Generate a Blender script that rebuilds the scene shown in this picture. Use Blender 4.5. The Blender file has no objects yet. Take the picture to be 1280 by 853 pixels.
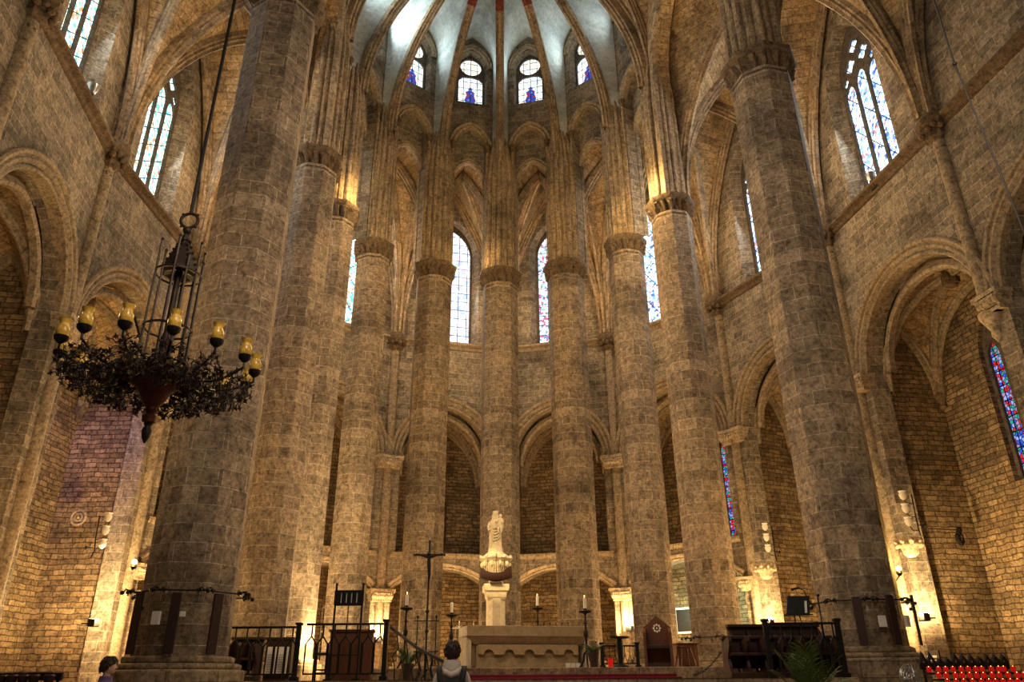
import bpy, bmesh, math, random
from mathutils import Vector, Matrix
from mathutils.geometry import tessellate_polygon
random.seed(11)
SC = bpy.context.scene
COL = SC.collection
PI = math.pi

# ------------------------------------------------------------------ camera model (frame 1280 x 853)
CXP, CYP = 640.0, 426.5
HZ, VV, VX, CZ = 850.0, -1640.0, 627.0, 1.5
FPX = math.sqrt((HZ - CYP) * (CYP - VV))
PITCH = math.atan((HZ - CYP) / FPX)
ROLL = math.atan((VX - CXP) / (CYP - VV))
FW = Vector((0, math.cos(PITCH), math.sin(PITCH)))
_r0, _u0 = Vector((1, 0, 0)), Vector((0, -math.sin(PITCH), math.cos(PITCH)))
RT = _r0 * math.cos(ROLL) + _u0 * math.sin(ROLL)
UP = _u0 * math.cos(ROLL) - _r0 * math.sin(ROLL)

def ray(x, y):
    return FW + RT * ((x - CXP) / FPX) + UP * ((CYP - y) / FPX)

def at_y(x, y, Y):                       # point at distance Y along the nave seen at a place of the photo
    d = ray(x, y)
    return Vector((0, 0, CZ)) + d * (Y / d.y)

def at_z(x, y, Z):
    d = ray(x, y)
    return Vector((0, 0, CZ)) + d * ((Z - CZ) / d.z)

cam = bpy.data.cameras.new('camera')
cam.sensor_fit = 'HORIZONTAL'
cam.sensor_width = 36
cam.lens = FPX / 1280 * 36
cam.clip_end = 300
camo = bpy.data.objects.new('camera', cam)
COL.objects.link(camo)
rot = Matrix((RT, UP, -FW)).transposed()
camo.matrix_world = Matrix.Translation((0, 0, CZ)) @ rot.to_4x4()
SC.camera = camo

# ------------------------------------------------------------------ materials
def mat_new(name):
    m = bpy.data.materials.new(name)
    m.use_nodes = True
    nt = m.node_tree
    for n in list(nt.nodes):
        nt.nodes.remove(n)
    out = nt.nodes.new('ShaderNodeOutputMaterial')
    return m, nt, out

def N(nt, t, **kw):
    n = nt.nodes.new(t)
    for k, v in kw.items():
        setattr(n, k, v)
    return n

def ramp(nt, src, stops):
    r = N(nt, 'ShaderNodeValToRGB')
    e = r.color_ramp.elements
    e[0].position, e[0].color = stops[0][0], (*stops[0][1], 1)
    e[1].position, e[1].color = stops[-1][0], (*stops[-1][1], 1)
    for p, c in stops[1:-1]:
        x = e.new(p)
        x.color = (*c, 1)
    nt.links.new(src, r.inputs[0])
    return r.outputs[0]

def mixc(nt, mode, fac, a, b):
    m = N(nt, 'ShaderNodeMix', data_type='RGBA', blend_type=mode)
    for s, v in ((0, fac), (6, a), (7, b)):
        if hasattr(v, 'links'):
            nt.links.new(v, m.inputs[s])
        elif s == 0:
            m.inputs[0].default_value = v
        else:
            m.inputs[s].default_value = (*v, 1)
    return m.outputs[2]

def math_n(nt, op, a, b=None):
    m = N(nt, 'ShaderNodeMath', operation=op)
    for i, v in enumerate((a, b)):
        if v is None:
            continue
        if hasattr(v, 'links'):
            nt.links.new(v, m.inputs[i])
        else:
            m.inputs[i].default_value = v
    return m.outputs[0]

def noise(nt, vec, scale, detail=5, rough=.6):
    n = N(nt, 'ShaderNodeTexNoise')
    n.inputs['Scale'].default_value = scale
    n.inputs['Detail'].default_value = detail
    n.inputs['Roughness'].default_value = rough
    nt.links.new(vec, n.inputs['Vector'])
    return n

def stone(name, c1, c2, mortar, bw=.6, bh=.4, ms=.014, stain=.55, wob=.03, bump=.5, brick=True, rough=.85, grit=.85):
    m, nt, out = mat_new(name)
    tc = N(nt, 'ShaderNodeTexCoord')
    geo = N(nt, 'ShaderNodeNewGeometry')
    pos = geo.outputs['Position']
    b = N(nt, 'ShaderNodeBsdfPrincipled')
    b.inputs['Roughness'].default_value = rough
    b.inputs['Specular IOR Level'].default_value = .25
    n1 = noise(nt, pos, .42, 7, .62)
    n2 = noise(nt, pos, 5.5, 6, .65)
    n3 = noise(nt, pos, 26, 3, .6)
    height = math_n(nt, 'ADD', math_n(nt, 'MULTIPLY', n2.outputs[0], .5), math_n(nt, 'MULTIPLY', n3.outputs[0], .4))
    if brick:
        nw = noise(nt, pos, 2.2, 3)
        off = N(nt, 'ShaderNodeVectorMath', operation='MULTIPLY_ADD')
        nt.links.new(nw.outputs['Color'], off.inputs[0])
        off.inputs[1].default_value = (wob * 2, wob * 2, 0)
        nt.links.new(tc.outputs['UV'], off.inputs[2])
        br = N(nt, 'ShaderNodeTexBrick')
        br.offset = .47
        br.squash = 1.35
        br.squash_frequency = 3
        nt.links.new(off.outputs[0], br.inputs['Vector'])
        br.inputs['Color1'].default_value = (*c1, 1)
        br.inputs['Color2'].default_value = (*c2, 1)
        br.inputs['Mortar'].default_value = (*mortar, 1)
        br.inputs['Scale'].default_value = 1
        br.inputs['Mortar Size'].default_value = ms
        br.inputs['Mortar Smooth'].default_value = .35
        br.inputs['Bias'].default_value = 0
        br.inputs['Brick Width'].default_value = bw
        br.inputs['Row Height'].default_value = bh
        base = br.outputs['Color']
        height = math_n(nt, 'ADD', height, math_n(nt, 'MULTIPLY', br.outputs['Fac'], -.55))
    else:
        base = mixc(nt, 'MIX', ramp(nt, n1.outputs[0], [(.35, (0, 0, 0)), (.65, (1, 1, 1))]), c1, c2)
    dirt = ramp(nt, n1.outputs[0], [(.3, (1 - stain,) * 3), (.5, (.92,) * 3), (.72, (1.18, 1.12, 1.02))])
    col = mixc(nt, 'MULTIPLY', 1, base, dirt)
    grain = ramp(nt, n2.outputs[0], [(.30, (.36, .33, .30)), (.5, (1, 1, 1)), (.72, (1.35, 1.32, 1.26))])
    col = mixc(nt, 'MULTIPLY', .9 if grit > .5 else .4, col, grain)
    n4 = noise(nt, pos, 13, 4, .7)
    col = mixc(nt, 'MULTIPLY', grit, col, ramp(nt, n4.outputs[0], [(.33, (.42, .38, .34)), (.5, (1, 1, 1)), (.68, (1.4, 1.38, 1.32))]))
    nt.links.new(col, b.inputs['Base Color'])
    bp = N(nt, 'ShaderNodeBump')
    bp.inputs['Strength'].default_value = bump
    bp.inputs['Distance'].default_value = .06
    nt.links.new(height, bp.inputs['Height'])
    nt.links.new(bp.outputs[0], b.inputs['Normal'])
    nt.links.new(b.outputs[0], out.inputs[0])
    return m

def plain(name, col, rough=.6, metal=0, var=.35, nscale=9, emit=None, es=0, spec=.4, wood=False):
    m, nt, out = mat_new(name)
    tc = N(nt, 'ShaderNodeTexCoord')
    b = N(nt, 'ShaderNodeBsdfPrincipled')
    vec = tc.outputs['Object']
    if wood:
        mp = N(nt, 'ShaderNodeMapping')
        mp.inputs['Scale'].default_value = (6, 6, .7)
        nt.links.new(vec, mp.inputs[0])
        vec = mp.outputs[0]
    n = noise(nt, vec, nscale, 5)
    lo = tuple(c * (1 - var) for c in col)
    hi = tuple(min(1, c * (1 + var)) for c in col)
    c = ramp(nt, n.outputs[0], [(.3, lo), (.7, hi)])
    nt.links.new(c, b.inputs['Base Color'])
    b.inputs['Roughness'].default_value = rough
    b.inputs['Metallic'].default_value = metal
    b.inputs['Specular IOR Level'].default_value = spec
    bp = N(nt, 'ShaderNodeBump')
    bp.inputs['Strength'].default_value = .15
    nt.links.new(n.outputs[0], bp.inputs['Height'])
    nt.links.new(bp.outputs[0], b.inputs['Normal'])
    if emit:
        b.inputs['Emission Color'].default_value = (*emit, 1)
        b.inputs['Emission Strength'].default_value = es
    nt.links.new(b.outputs[0], out.inputs[0])
    return m

def glass(name, tints, pale, cell=7.0, es=2.2, lead=.05, bar=(.36, .52), palefrac=.5, diag=False):
    """lit stained glass: coloured cells, dark lead lines and saddle bars; the daylight behind it is the emission"""
    m, nt, out = mat_new(name)
    tc = N(nt, 'ShaderNodeTexCoord')
    uv = tc.outputs['UV']
    vo = N(nt, 'ShaderNodeTexVoronoi', voronoi_dimensions='2D')
    vo.inputs['Scale'].default_value = cell
    vo.inputs['Randomness'].default_value = .85
    nt.links.new(uv, vo.inputs['Vector'])
    ve = N(nt, 'ShaderNodeTexVoronoi', voronoi_dimensions='2D', feature='DISTANCE_TO_EDGE')
    ve.inputs['Scale'].default_value = cell
    ve.inputs['Randomness'].default_value = .85
    nt.links.new(uv, ve.inputs['Vector'])
    sep = N(nt, 'ShaderNodeSeparateColor')
    nt.links.new(vo.outputs['Color'], sep.inputs[0])
    k = len(tints)
    r = N(nt, 'ShaderNodeValToRGB')
    r.color_ramp.interpolation = 'CONSTANT'
    e = r.color_ramp.elements
    e[0].position, e[0].color = 0, (*pale, 1)
    e[1].position, e[1].color = palefrac, (*tints[0], 1)
    for i, t in enumerate(tints[1:], 1):
        x = e.new(palefrac + (1 - palefrac) * i / k)
        x.color = (*t, 1)
    nt.links.new(sep.outputs[0], r.inputs[0])
    ld = ramp(nt, ve.outputs['Distance'], [(lead * .5, (0, 0, 0)), (lead * 1.3, (1, 1, 1))])
    br = N(nt, 'ShaderNodeTexBrick')
    br.offset = 0
    vec = uv
    if diag:
        mp = N(nt, 'ShaderNodeMapping')
        mp.inputs['Rotation'].default_value = (0, 0, .62)
        nt.links.new(uv, mp.inputs[0])
        vec = mp.outputs[0]
    nt.links.new(vec, br.inputs['Vector'])
    br.inputs['Scale'].default_value = 1
    br.inputs['Color1'].default_value = br.inputs['Color2'].default_value = (1, 1, 1, 1)
    br.inputs['Mortar'].default_value = (.02, .02, .03, 1)
    br.inputs['Mortar Size'].default_value = .018
    br.inputs['Brick Width'].default_value = bar[0]
    br.inputs['Row Height'].default_value = bar[1]
    c = mixc(nt, 'MULTIPLY', 1, mixc(nt, 'MULTIPLY', 1, r.outputs[0], ld), br.outputs[0])
    em = N(nt, 'ShaderNodeEmission')
    em.inputs[1].default_value = es
    nt.links.new(c, em.inputs[0])
    nt.links.new(em.outputs[0], out.inputs[0])
    return m

M = dict(
    pillar=stone('pillar_stone', (.37, .28, .19), (.21, .155, .105), (.52, .43, .32), .56, .35, .011, .68, .02, .8),
    wall=stone('ashlar_stone', (.31, .255, .19), (.175, .145, .108), (.45, .385, .29), .56, .30, .012, .72, .03, .8),
    rubble=stone('rubble_stone', (.34, .24, .13), (.17, .115, .06), (.08, .055, .03), .42, .17, .016, .6, .07, 1.2),
    mould=stone('moulded_stone', (.40, .315, .21), (.26, .20, .135), (0, 0, 0), stain=.5, brick=False, bump=.3),
    ribs=stone('rib_stone', (.40, .30, .19), (.22, .16, .10), (.34, .25, .16), .9, .5, .008, .6, .02, .4),
    web=stone('vault_brick', (.50, .36, .20), (.33, .23, .125), (.22, .15, .085), .5, .26, .012, .65, .03, .6),
    plasterweb=stone('apse_vault_plaster', (.52, .54, .50), (.40, .42, .39), (.44, .45, .42), .7, .3, .01, .5, .03, .3, grit=.25),
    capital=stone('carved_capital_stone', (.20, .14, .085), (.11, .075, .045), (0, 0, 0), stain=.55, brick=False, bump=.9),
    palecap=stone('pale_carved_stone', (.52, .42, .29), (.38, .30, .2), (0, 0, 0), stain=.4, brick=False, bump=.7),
    floor=stone('floor_slabs', (.22, .17, .12), (.16, .12, .085), (.08, .06, .04), .9, .9, .01, .4, .01, .2, rough=.5),
    step=stone('step_stone', (.36, .27, .17), (.27, .20, .13), (.12, .09, .06), 1.4, .3, .01, .4, .01, .3),
    altar=stone('altar_stone', (.40, .29, .16), (.33, .235, .13), (0, 0, 0), stain=.25, brick=False, bump=.15, rough=.6, grit=.25),
    altarside=stone('altar_side_stone', (.62, .52, .40), (.56, .46, .35), (0, 0, 0), stain=.15, brick=False, bump=.1, grit=.25),
    marble=stone('statue_marble', (.72, .62, .42), (.64, .53, .34), (0, 0, 0), stain=.25, brick=False, bump=.2, rough=.5, grit=.25),
    iron=plain('wrought_iron', (.014, .012, .012), .5, .6),
    bronze=plain('dark_bronze', (.022, .012, .008), .5, .5),
    rust=plain('reddish_bronze', (.085, .022, .012), .5, .5),
    wood=plain('dark_oak', (.030, .010, .006), .5, wood=True),
    redwood=plain('brown_wood', (.115, .036, .012), .5, wood=True),
    black=plain('black_cloth', (.012, .012, .014), .8),
    carpet=plain('crimson_carpet', (.16, .008, .02), .95, nscale=60),
    wax=plain('candle_wax', (.88, .82, .66), .5, var=.05),
    white=plain('white_paper', (.72, .70, .66), .7, var=.06),
    amber=plain('amber_glass', (.50, .31, .05), .2, var=.4, nscale=14),
    bulb=plain('lamp_bulb', (1, .9, .6), .3, var=0, emit=(1, .72, .18), es=60),
    flood=plain('floodlight_glass', (1, .95, .8), .3, var=0, emit=(1, .82, .48), es=45),
    shade=plain('white_glass_shade', (.85, .8, .7), .25, var=.08),
    hoodie=plain('pale_grey_hoodie', (.50, .44, .40), .9, var=.12),
    skin=plain('skin', (.52, .30, .20), .55, var=.08),
    hair=plain('dark_hair', (.030, .018, .012), .55),
    jeans=plain('dark_trousers', (.03, .035, .06), .9),
    purple=plain('purple_jacket', (.10, .06, .17), .9),
    leaf=plain('palm_leaf', (.05, .085, .012), .5, var=.5),
    pot=plain('dark_pot', (.045, .025, .015), .8),
    steel=plain('steel', (.45, .45, .44), .3, .9),
    redcup=plain('red_votive_glass', (.32, .008, .008), .25, var=.1, emit=(1, .012, .012), es=.32),
    flame=plain('candle_flame', (1, .8, .4), .5, var=0, emit=(1, .45, .12), es=6),
    darkcup=plain('dark_votive_glass', (.03, .012, .012), .3),
    redpaint=stone('red_painted_rib', (.26, .055, .035), (.17, .04, .03), (0, 0, 0), stain=.4, brick=False, bump=.2),
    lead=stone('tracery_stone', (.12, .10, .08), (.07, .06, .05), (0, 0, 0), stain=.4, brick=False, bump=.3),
    g_left=glass('glass_green_white', [(.10, .55, .42), (.75, .8, .35), (.15, .45, .75), (.7, .25, .10), (.35, .75, .6)], (1.0, 1.12, 1.0), 9, 2.6, .05, (.9, .62), .62, True),
    g_right=glass('glass_blue_white', [(.20, .42, .9), (.45, .7, 1.0), (.08, .15, .5), (.45, .25, .30), (.5, .8, 1.0)], (.9, 1.05, 1.15), 9, 2.4, .05, (.9, .62), .62, True),
    g_white=glass('glass_white', [(.7, .85, 1.1), (.5, .62, 1.1), (1.1, .75, .9)], (1.1, 1.15, 1.25), 5, 1.6, .03, (.45, .5), .75),
    g_rose=glass('glass_pale_flowers', [(.55, .12, .25), (.2, .5, .4), (.2, .3, .7), (.5, .65, .9)], (1.0, 1.08, 1.1), 9, 1.9, .06, (.5, .55), .6),
    g_deep=glass('glass_deep_blue_red', [(.05, .12, .75), (.75, .03, .04), (.05, .4, .3), (.5, .3, .5)], (.35, .5, 1.0), 9, 1.0, .1, (.4, .5), .15),
    g_apse=glass('glass_apse_pale', [(.8, .85, .7), (.6, .75, .9), (.9, .8, .6)], (1.05, 1.1, 1.1), 7, 1.7, .05, (.36, .42), .6),
    g_fig=glass('glass_figure', [(.06, .10, .65), (.55, .05, .06), (.1, .1, .5), (.25, .35, .8)], (.06, .10, .5), 9, 1.0, .06, (9, 9), .3),
)

# ------------------------------------------------------------------ mesh helpers
class MB:
    def __init__(self):
        self.v, self.f = [], []
    def add(self, vs, fs):
        b = len(self.v)
        self.v += [Vector(p) for p in vs]
        self.f += [tuple(b + i for i in f) for f in fs]
        return self
    def face(self, pts):
        return self.add(pts, [tuple(range(len(pts)))])
    def box(self, c, s, rz=0, rx=0, ry=0):
        R = Matrix.Rotation(rz, 3, 'Z') @ Matrix.Rotation(ry, 3, 'Y') @ Matrix.Rotation(rx, 3, 'X')
        h = Vector(s) * .5
        vs = [Vector(c) + R @ Vector((h.x * a, h.y * b, h.z * d)) for d in (-1, 1) for b in (-1, 1) for a in (-1, 1)]
        return self.add(vs, [(0, 2, 3, 1), (4, 5, 7, 6), (0, 1, 5, 4), (2, 6, 7, 3), (0, 4, 6, 2), (1, 3, 7, 5)])
    def prism(self, poly, z0, z1, taper=1.0):
        n = len(poly)
        vs = [(x, y, z0) for x, y in poly] + [(x * taper, y * taper, z1) for x, y in poly]
        fs = [(i, (i + 1) % n, n + (i + 1) % n, n + i) for i in range(n)]
        fs += [tuple(reversed(range(n))), tuple(range(n, 2 * n))]
        return self.add(vs, fs)
    def grid(self, rows, close=False):
        m, n = len(rows), len(rows[0])
        vs = [p for r in rows for p in r]
        fs = []
        for i in range(m - 1):
            for j in range(n if close else n - 1):
                k = (j + 1) % n
                fs.append((i * n + j, i * n + k, (i + 1) * n + k, (i + 1) * n + j))
        return self.add(vs, fs)
    def lathe(self, prof, n=16, c=(0, 0, 0), rz=0, cap=True, fn=None):
        c = Vector(c)
        rows = []
        for r, z in prof:
            row = []
            for j in range(n):
                t = 2 * PI * j / n + rz
                rr = fn(r, z, t) if fn else r
                row.append(c + Vector((rr * math.cos(t), rr * math.sin(t), z)))
            rows.append(row)
        b = len(self.v)
        self.grid(rows, True)
        if cap:
            self.f.append(tuple(b + j for j in reversed(range(n))))
            self.f.append(tuple(b + (len(rows) - 1) * n + j for j in range(n)))
        return self
    def tube(self, pts, r, n=8, cap=True, close=False):
        pts = [Vector(p) for p in pts]
        m = len(pts)
        rs = r if isinstance(r, (list, tuple)) else [r] * m
        rows, pn = [], None
        for i, p in enumerate(pts):
            a = pts[i - 1] if (i > 0 or close) else p
            b = pts[(i + 1) % m] if (i < m - 1 or close) else p
            T = (b - a)
            T = T.normalized() if T.length > 1e-9 else Vector((0, 0, 1))
            if pn is None:
                up = Vector((0, 0, 1)) if abs(T.z) < .9 else Vector((1, 0, 0))
                pn = T.cross(up).normalized()
            pn = (pn - T * pn.dot(T))
            pn = pn.normalized() if pn.length > 1e-6 else T.orthogonal().normalized()
            bn = T.cross(pn)
            rows.append([p + (pn * math.cos(2 * PI * j / n) + bn * math.sin(2 * PI * j / n)) * rs[i] for j in range(n)])
        if close:
            rows.append(rows[0])
        b0 = len(self.v)
        self.grid(rows, True)
        if cap and not close:
            self.f.append(tuple(b0 + j for j in reversed(range(n))))
            self.f.append(tuple(b0 + (m - 1) * n + j for j in range(n)))
        return self
    def bar(self, a, b, r, n=6):
        return self.tube([a, b], r, n)
    def ball(self, c, r, n=10, m=7, s=(1, 1, 1)):
        c = Vector(c)
        rows = []
        for i in range(m + 1):
            ph = -PI / 2 + PI * i / m
            q = max(math.cos(ph), .02)
            rows.append([c + Vector((r * s[0] * q * math.cos(2 * PI * j / n), r * s[1] * q * math.sin(2 * PI * j / n), r * s[2] * math.sin(ph))) for j in range(n)])
        b0 = len(self.v)
        self.grid(rows, True)
        self.f.append(tuple(b0 + j for j in reversed(range(n))))
        self.f.append(tuple(b0 + m * n + j for j in range(n)))
        return self
    def sweep(self, path, prof, Nv, out):
        """profile (b, n) along a path; out(i, p) gives the direction +b roughly points to"""
        path = [Vector(p) for p in path]
        rows = []
        for i, p in enumerate(path):
            a, b = path[max(i - 1, 0)], path[min(i + 1, len(path) - 1)]
            T = (b - a).normalized()
            B = Nv.cross(T).normalized()
            if B.dot(out(i, p)) < 0:
                B = -B
            # mitre
            sc = 1.0
            if 0 < i < len(path) - 1:
                d1, d2 = (p - a).normalized(), (b - p).normalized()
                cs = max(.5, math.sqrt(max(0, (1 + d1.dot(d2)) / 2)))
                sc = 1 / cs
            rows.append([p + B * (q[0] * sc) + Nv * q[1] for q in prof])
        self.grid(rows, True)
        return self
    def build(self, name, mat, parent=None, smooth=None, bevel=0, merge=False, loc=None):
        me = bpy.data.meshes.new(name)
        vs = self.v
        me.from_pydata([tuple(p) for p in vs], [], self.f)
        bm = bmesh.new()
        bm.from_mesh(me)
        if merge:
            bmesh.ops.remove_doubles(bm, verts=bm.verts, dist=1e-4)
        bmesh.ops.recalc_face_normals(bm, faces=bm.faces)
        uvl = bm.loops.layers.uv.new('UVMap')
        for f in bm.faces:
            n = f.normal
            if abs(n.z) > .75:
                for l in f.loops:
                    l[uvl].uv = (l.vert.co.x, l.vert.co.y)
            else:
                t = Vector((-n.y, n.x, 0)).normalized()
                for l in f.loops:
                    l[uvl].uv = (l.vert.co.dot(t), l.vert.co.z)
        bm.to_mesh(me)
        bm.free()
        if smooth is not None:
            me.polygons.foreach_set('use_smooth', [True] * len(me.polygons))
            me.set_sharp_from_angle(angle=math.radians(smooth))
        me.materials.append(mat)
        o = bpy.data.objects.new(name, me)
        COL.objects.link(o)
        if parent is not None:
            o.parent = parent
        if loc is not None:
            o.location = loc
        if bevel:
            md = o.modifiers.new('bevel', 'BEVEL')
            md.width, md.segments, md.limit_method = bevel, 2, 'ANGLE'
        return o

def tag(o, label=None, cat=None, group=None, kind=None):
    if label: o['label'] = label
    if cat: o['category'] = cat
    if group: o['group'] = group
    if kind: o['kind'] = kind
    return o

def thing(name, label, cat, loc=(0, 0, 0), rz=0, group=None, kind=None):
    o = bpy.data.objects.new(name, None)
    o.empty_display_size = .2
    COL.objects.link(o)
    o.location, o.rotation_euler = loc, (0, 0, rz)
    return tag(o, label, cat, group, kind)

def copy_tree(o, parent=None):
    c = o.copy()
    COL.objects.link(c)
    if parent is not None:
        c.parent = parent
    for ch in o.children:
        copy_tree(ch, c)
    return c

def oct_poly(r, rz=0, n=8):              # r = half the width over the flats
    R = r / math.cos(PI / n)
    return [(R * math.cos(rz + PI / n + 2 * PI * i / n), R * math.sin(rz + PI / n + 2 * PI * i / n)) for i in range(n)]

def oct_r(r, t, rz=0):
    a = (t - rz) % (PI / 4)
    a = min(a, PI / 4 - a)
    return r / math.cos(min(abs(((t - rz + PI / 8) % (PI / 4)) - PI / 8), PI / 8))

def arch_half(w, h, n):                  # (x, z) from (w, 0) up to (0, h)
    pts = []
    if h >= w * .999:
        R = (w * w + h * h) / (2 * w)
        c = w - R
        a1 = math.atan2(h, -c)
        for i in range(n + 1):
            a = a1 * i / n
            pts.append((c + R * math.cos(a), R * math.sin(a)))
    else:
        R = (w * w + h * h) / (2 * h)
        a0 = math.atan2(R - h, w) if R > h else 0
        a0 = math.asin((R - h) / R)
        for i in range(n + 1):
            a = a0 + (PI / 2 - a0) * i / n
            pts.append((R * math.cos(a), h - R + R * math.sin(a)))
    return pts

def arch_line(c, w, zs, za, n=12):       # (s, z) left spring -> apex -> right spring
    hp = arch_half(w, za - zs, n)
    L = [(c - x, zs + z) for x, z in hp]
    R = [(c + x, zs + z) for x, z in reversed(hp[:-1])]
    return L + R

def arch_open(c, w, zb, zs, za, n=12):
    return [(c - w, zb)] + arch_line(c, w, zs, za, n) + [(c + w, zb)]

class Plane:
    """upright wall plane from A to B (plan), s along it, z up, o outward"""
    def __init__(self, A, B):
        self.A, self.B = Vector((A[0], A[1])), Vector((B[0], B[1]))
        d = self.B - self.A
        self.L = d.length
        self.d = d / self.L
        self.n = Vector((-self.d.y, self.d.x))
        self.N3 = Vector((-self.n.x, -self.n.y, 0))      # towards the inside
        self.D3 = Vector((self.d.x, self.d.y, 0))
    def P(self, s, z, o=0):
        p = self.A + self.d * s + self.n * o
        return Vector((p.x, p.y, z))

def wall_face(mb, pl, outer, holes, o=0):
    lists = [[Vector((s, z, 0)) for s, z in outer]] + [[Vector((s, z, 0)) for s, z in h] for h in holes]
    tris = tessellate_polygon(lists)
    flat = [q for l in lists for q in l]
    mb.add([pl.P(q.x, q.y, o) for q in flat], [tuple(t) for t in tris])

def reveal(mb, pl, hole, d, o0=0, shrink=1.0, closed=True):
    n = len(hole)
    cs = sum(p[0] for p in hole) / n
    b = [(cs + (s - cs) * shrink, z) for s, z in hole]
    f = [pl.P(s, z, o0) for s, z in hole]
    k = [pl.P(s, z, o0 + d) for s, z in b]
    for i in range(n if closed else n - 1):
        j = (i + 1) % n
        mb.face([f[i], f[j], k[j], k[i]])
    return b

def sweep_arch(mb, pl, line, prof, o=0):
    cs = (line[0][0] + line[-1][0]) / 2
    zc = min(line[0][1], line[-1][1])
    ctr = pl.P(cs, zc, o)
    up = Vector((0, 0, 1))
    pts = [pl.P(s, z, o) for s, z in line]
    mb.sweep(pts, prof, pl.N3, lambda i, p: (p - ctr) + up * .001)

ARCH_PROF = [(-.03, -.35), (-.03, .01), (.02, .05), (.07, .02), (.10, -.03), (.14, .02), (.19, .09), (.25, .09), (.29, .03), (.33, .05), (.36, .12), (.44, .15), (.49, .1), (.50, -.02), (.3, -.1)]
HOOD_PROF = [(0, -.15), (0, .03), (.05, .06), (.1, .02), (.14, .08), (.22, .1), (.26, .05), (.26, -.05)]
RIB_PROF = [(.12, -.2), (-.08, -.2), (-.13, -.13), (-.2, -.14), (-.25, -.07), (-.35, -.055), (-.35, .055), (-.25, .07), (-.2, .14), (-.13, .13), (-.08, .2), (.12, .2)]
THIN_RIB = [(.08, -.13), (-.05, -.13), (-.09, -.08), (-.14, -.08), (-.22, -.035), (-.22, .035), (-.14, .08), (-.09, .08), (-.05, .13), (.08, .13)]

def rise(P, K, n=14, stilt=None):
    """arc climbing from P to the crown K"""
    P, K = Vector(P), Vector(K)
    z0 = P.z
    pts = []
    if stilt:
        pts.append(P.copy())
        P = Vector((P.x, P.y, stilt))
    w = math.hypot(K.x - P.x, K.y - P.y)
    h = K.z - P.z
    if h >= w:
        hp = arch_half(w, h, n)
        for x, z in hp:
            t = 1 - x / w
            pts.append(Vector((P.x + (K.x - P.x) * t, P.y + (K.y - P.y) * t, P.z + z)))
    else:
        for i in range(n + 1):
            a = PI / 2 * i / n
            t = 1 - math.cos(a)
            pts.append(Vector((P.x + (K.x - P.x) * t, P.y + (K.y - P.y) * t, P.z + h * math.sin(a))))
    return pts

def resample(pts, n):
    ds = [0]
    for a, b in zip(pts, pts[1:]):
        ds.append(ds[-1] + (b - a).length)
    out = []
    for k in range(n):
        t = ds[-1] * k / (n - 1)
        i = max(j for j in range(len(ds)) if ds[j] <= t + 1e-9)
        if i >= len(pts) - 1:
            out.append(pts[-1].copy())
        else:
            out.append(pts[i].lerp(pts[i + 1], (t - ds[i]) / max(1e-9, ds[i + 1] - ds[i])))
    return out

def rib(mb, pts, prof):
    a, b = pts[0], pts[-1]
    hd = Vector((b.x - a.x, b.y - a.y, 0)).normalized()
    Nv = Vector((-hd.y, hd.x, 0))
    mb.sweep(pts, prof, Nv, lambda i, p: Vector((0, 0, 1)) - hd * .9)

def vault(name, corners, K, apex, webmat, ribmat, prof=RIB_PROF, side_ribs=(0, 1, 2, 3), stilts=None, key=True, n=14, keymat=None, keysize=.42):
    """four webs between side arches and half diagonals; ribs and boss are its parts"""
    K = Vector(K)
    cs = [Vector(c) for c in corners]
    m = MB()
    diag = [rise(c, K, n) for c in cs]
    sides = []
    for i in range(len(cs)):
        j = (i + 1) % len(cs)
        if apex[i] is None:
            sides.append(None)
            continue
        mid = Vector(((cs[i].x + cs[j].x) / 2, (cs[i].y + cs[j].y) / 2, apex[i]))
        sl = (stilts or {}).get(i)
        sa, sb = rise(cs[i], mid, n, sl), rise(cs[j], mid, n, sl)
        if sl:
            sa, sb = resample(sa, n + 1), resample(sb, n + 1)
        sides.append((sa, sb))
        for sd, dg in ((sa, diag[i]), (sb, diag[j])):
            rows = []
            for a, b in zip(sd, dg):
                rows.append([a.lerp(b, q / 4) for q in range(5)])
            m.grid(rows)
    o = m.build(name, webmat, smooth=40)
    tag(o, kind='structure')
    for d in diag:
        r = MB()
        rib(r, d, prof)
        r.build('rib', ribmat, o, smooth=30)
    for i in side_ribs:
        if sides[i]:
            r = MB()
            rib(r, sides[i][0], prof)
            rib(r, sides[i][1], prof)
            r.build('wall_rib', ribmat, o, smooth=30)
    if key:
        b = MB()
        s = keysize
        b.lathe([(.05 * s, -.55), (.55 * s, -.52), (.75 * s, -.44), (.95 * s, -.44), (s, -.34), (s, -.1), (.8 * s, .05)], 24, K, fn=lambda r, z, t: r * (1 + .06 * math.cos(8 * t)))
        b.build('keystone', keymat or M['capital'], o, smooth=40)
    return o
# ------------------------------------------------------------------ plan of the church
KC = Vector((-0.47, 23.44))              # centre of the apse
TH = math.radians(13.5)                  # the nave axis leans left of the camera
AX, RX = Vector((-math.sin(TH), math.cos(TH))), Vector((math.cos(TH), math.sin(TH)))
def radial(deg, r):
    t = math.radians(deg)
    return KC + (RX * math.sin(t) + AX * math.cos(t)) * r
COLS = dict(L1=(-6.07, 14.76), L2=(-6.90, 21.61), L3=(-6.88, 24.80), L4=(-5.88, 27.55), L5=(-3.47, 29.46),
            R5=(-0.53, 30.10), R4=(2.42, 29.39), R3=(4.84, 27.35), R2=(6.21, 24.56), R1=(7.54, 17.33))
COLS = {k: Vector(v) for k, v in COLS.items()}
OUT = dict(L0=(-10.9, 7.7), L1=(-11.92, 13.62), L2=(-12.92, 19.49), L5=(-5.82, 34.2), R4=(4.84, 34.36), R3=(9.39, 30.45),
           R2=(12.19, 24.61), R1=(13.17, 18.43), R0=(14.15, 12.2))
OUT = {k: Vector(v) for k, v in OUT.items()}
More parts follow.
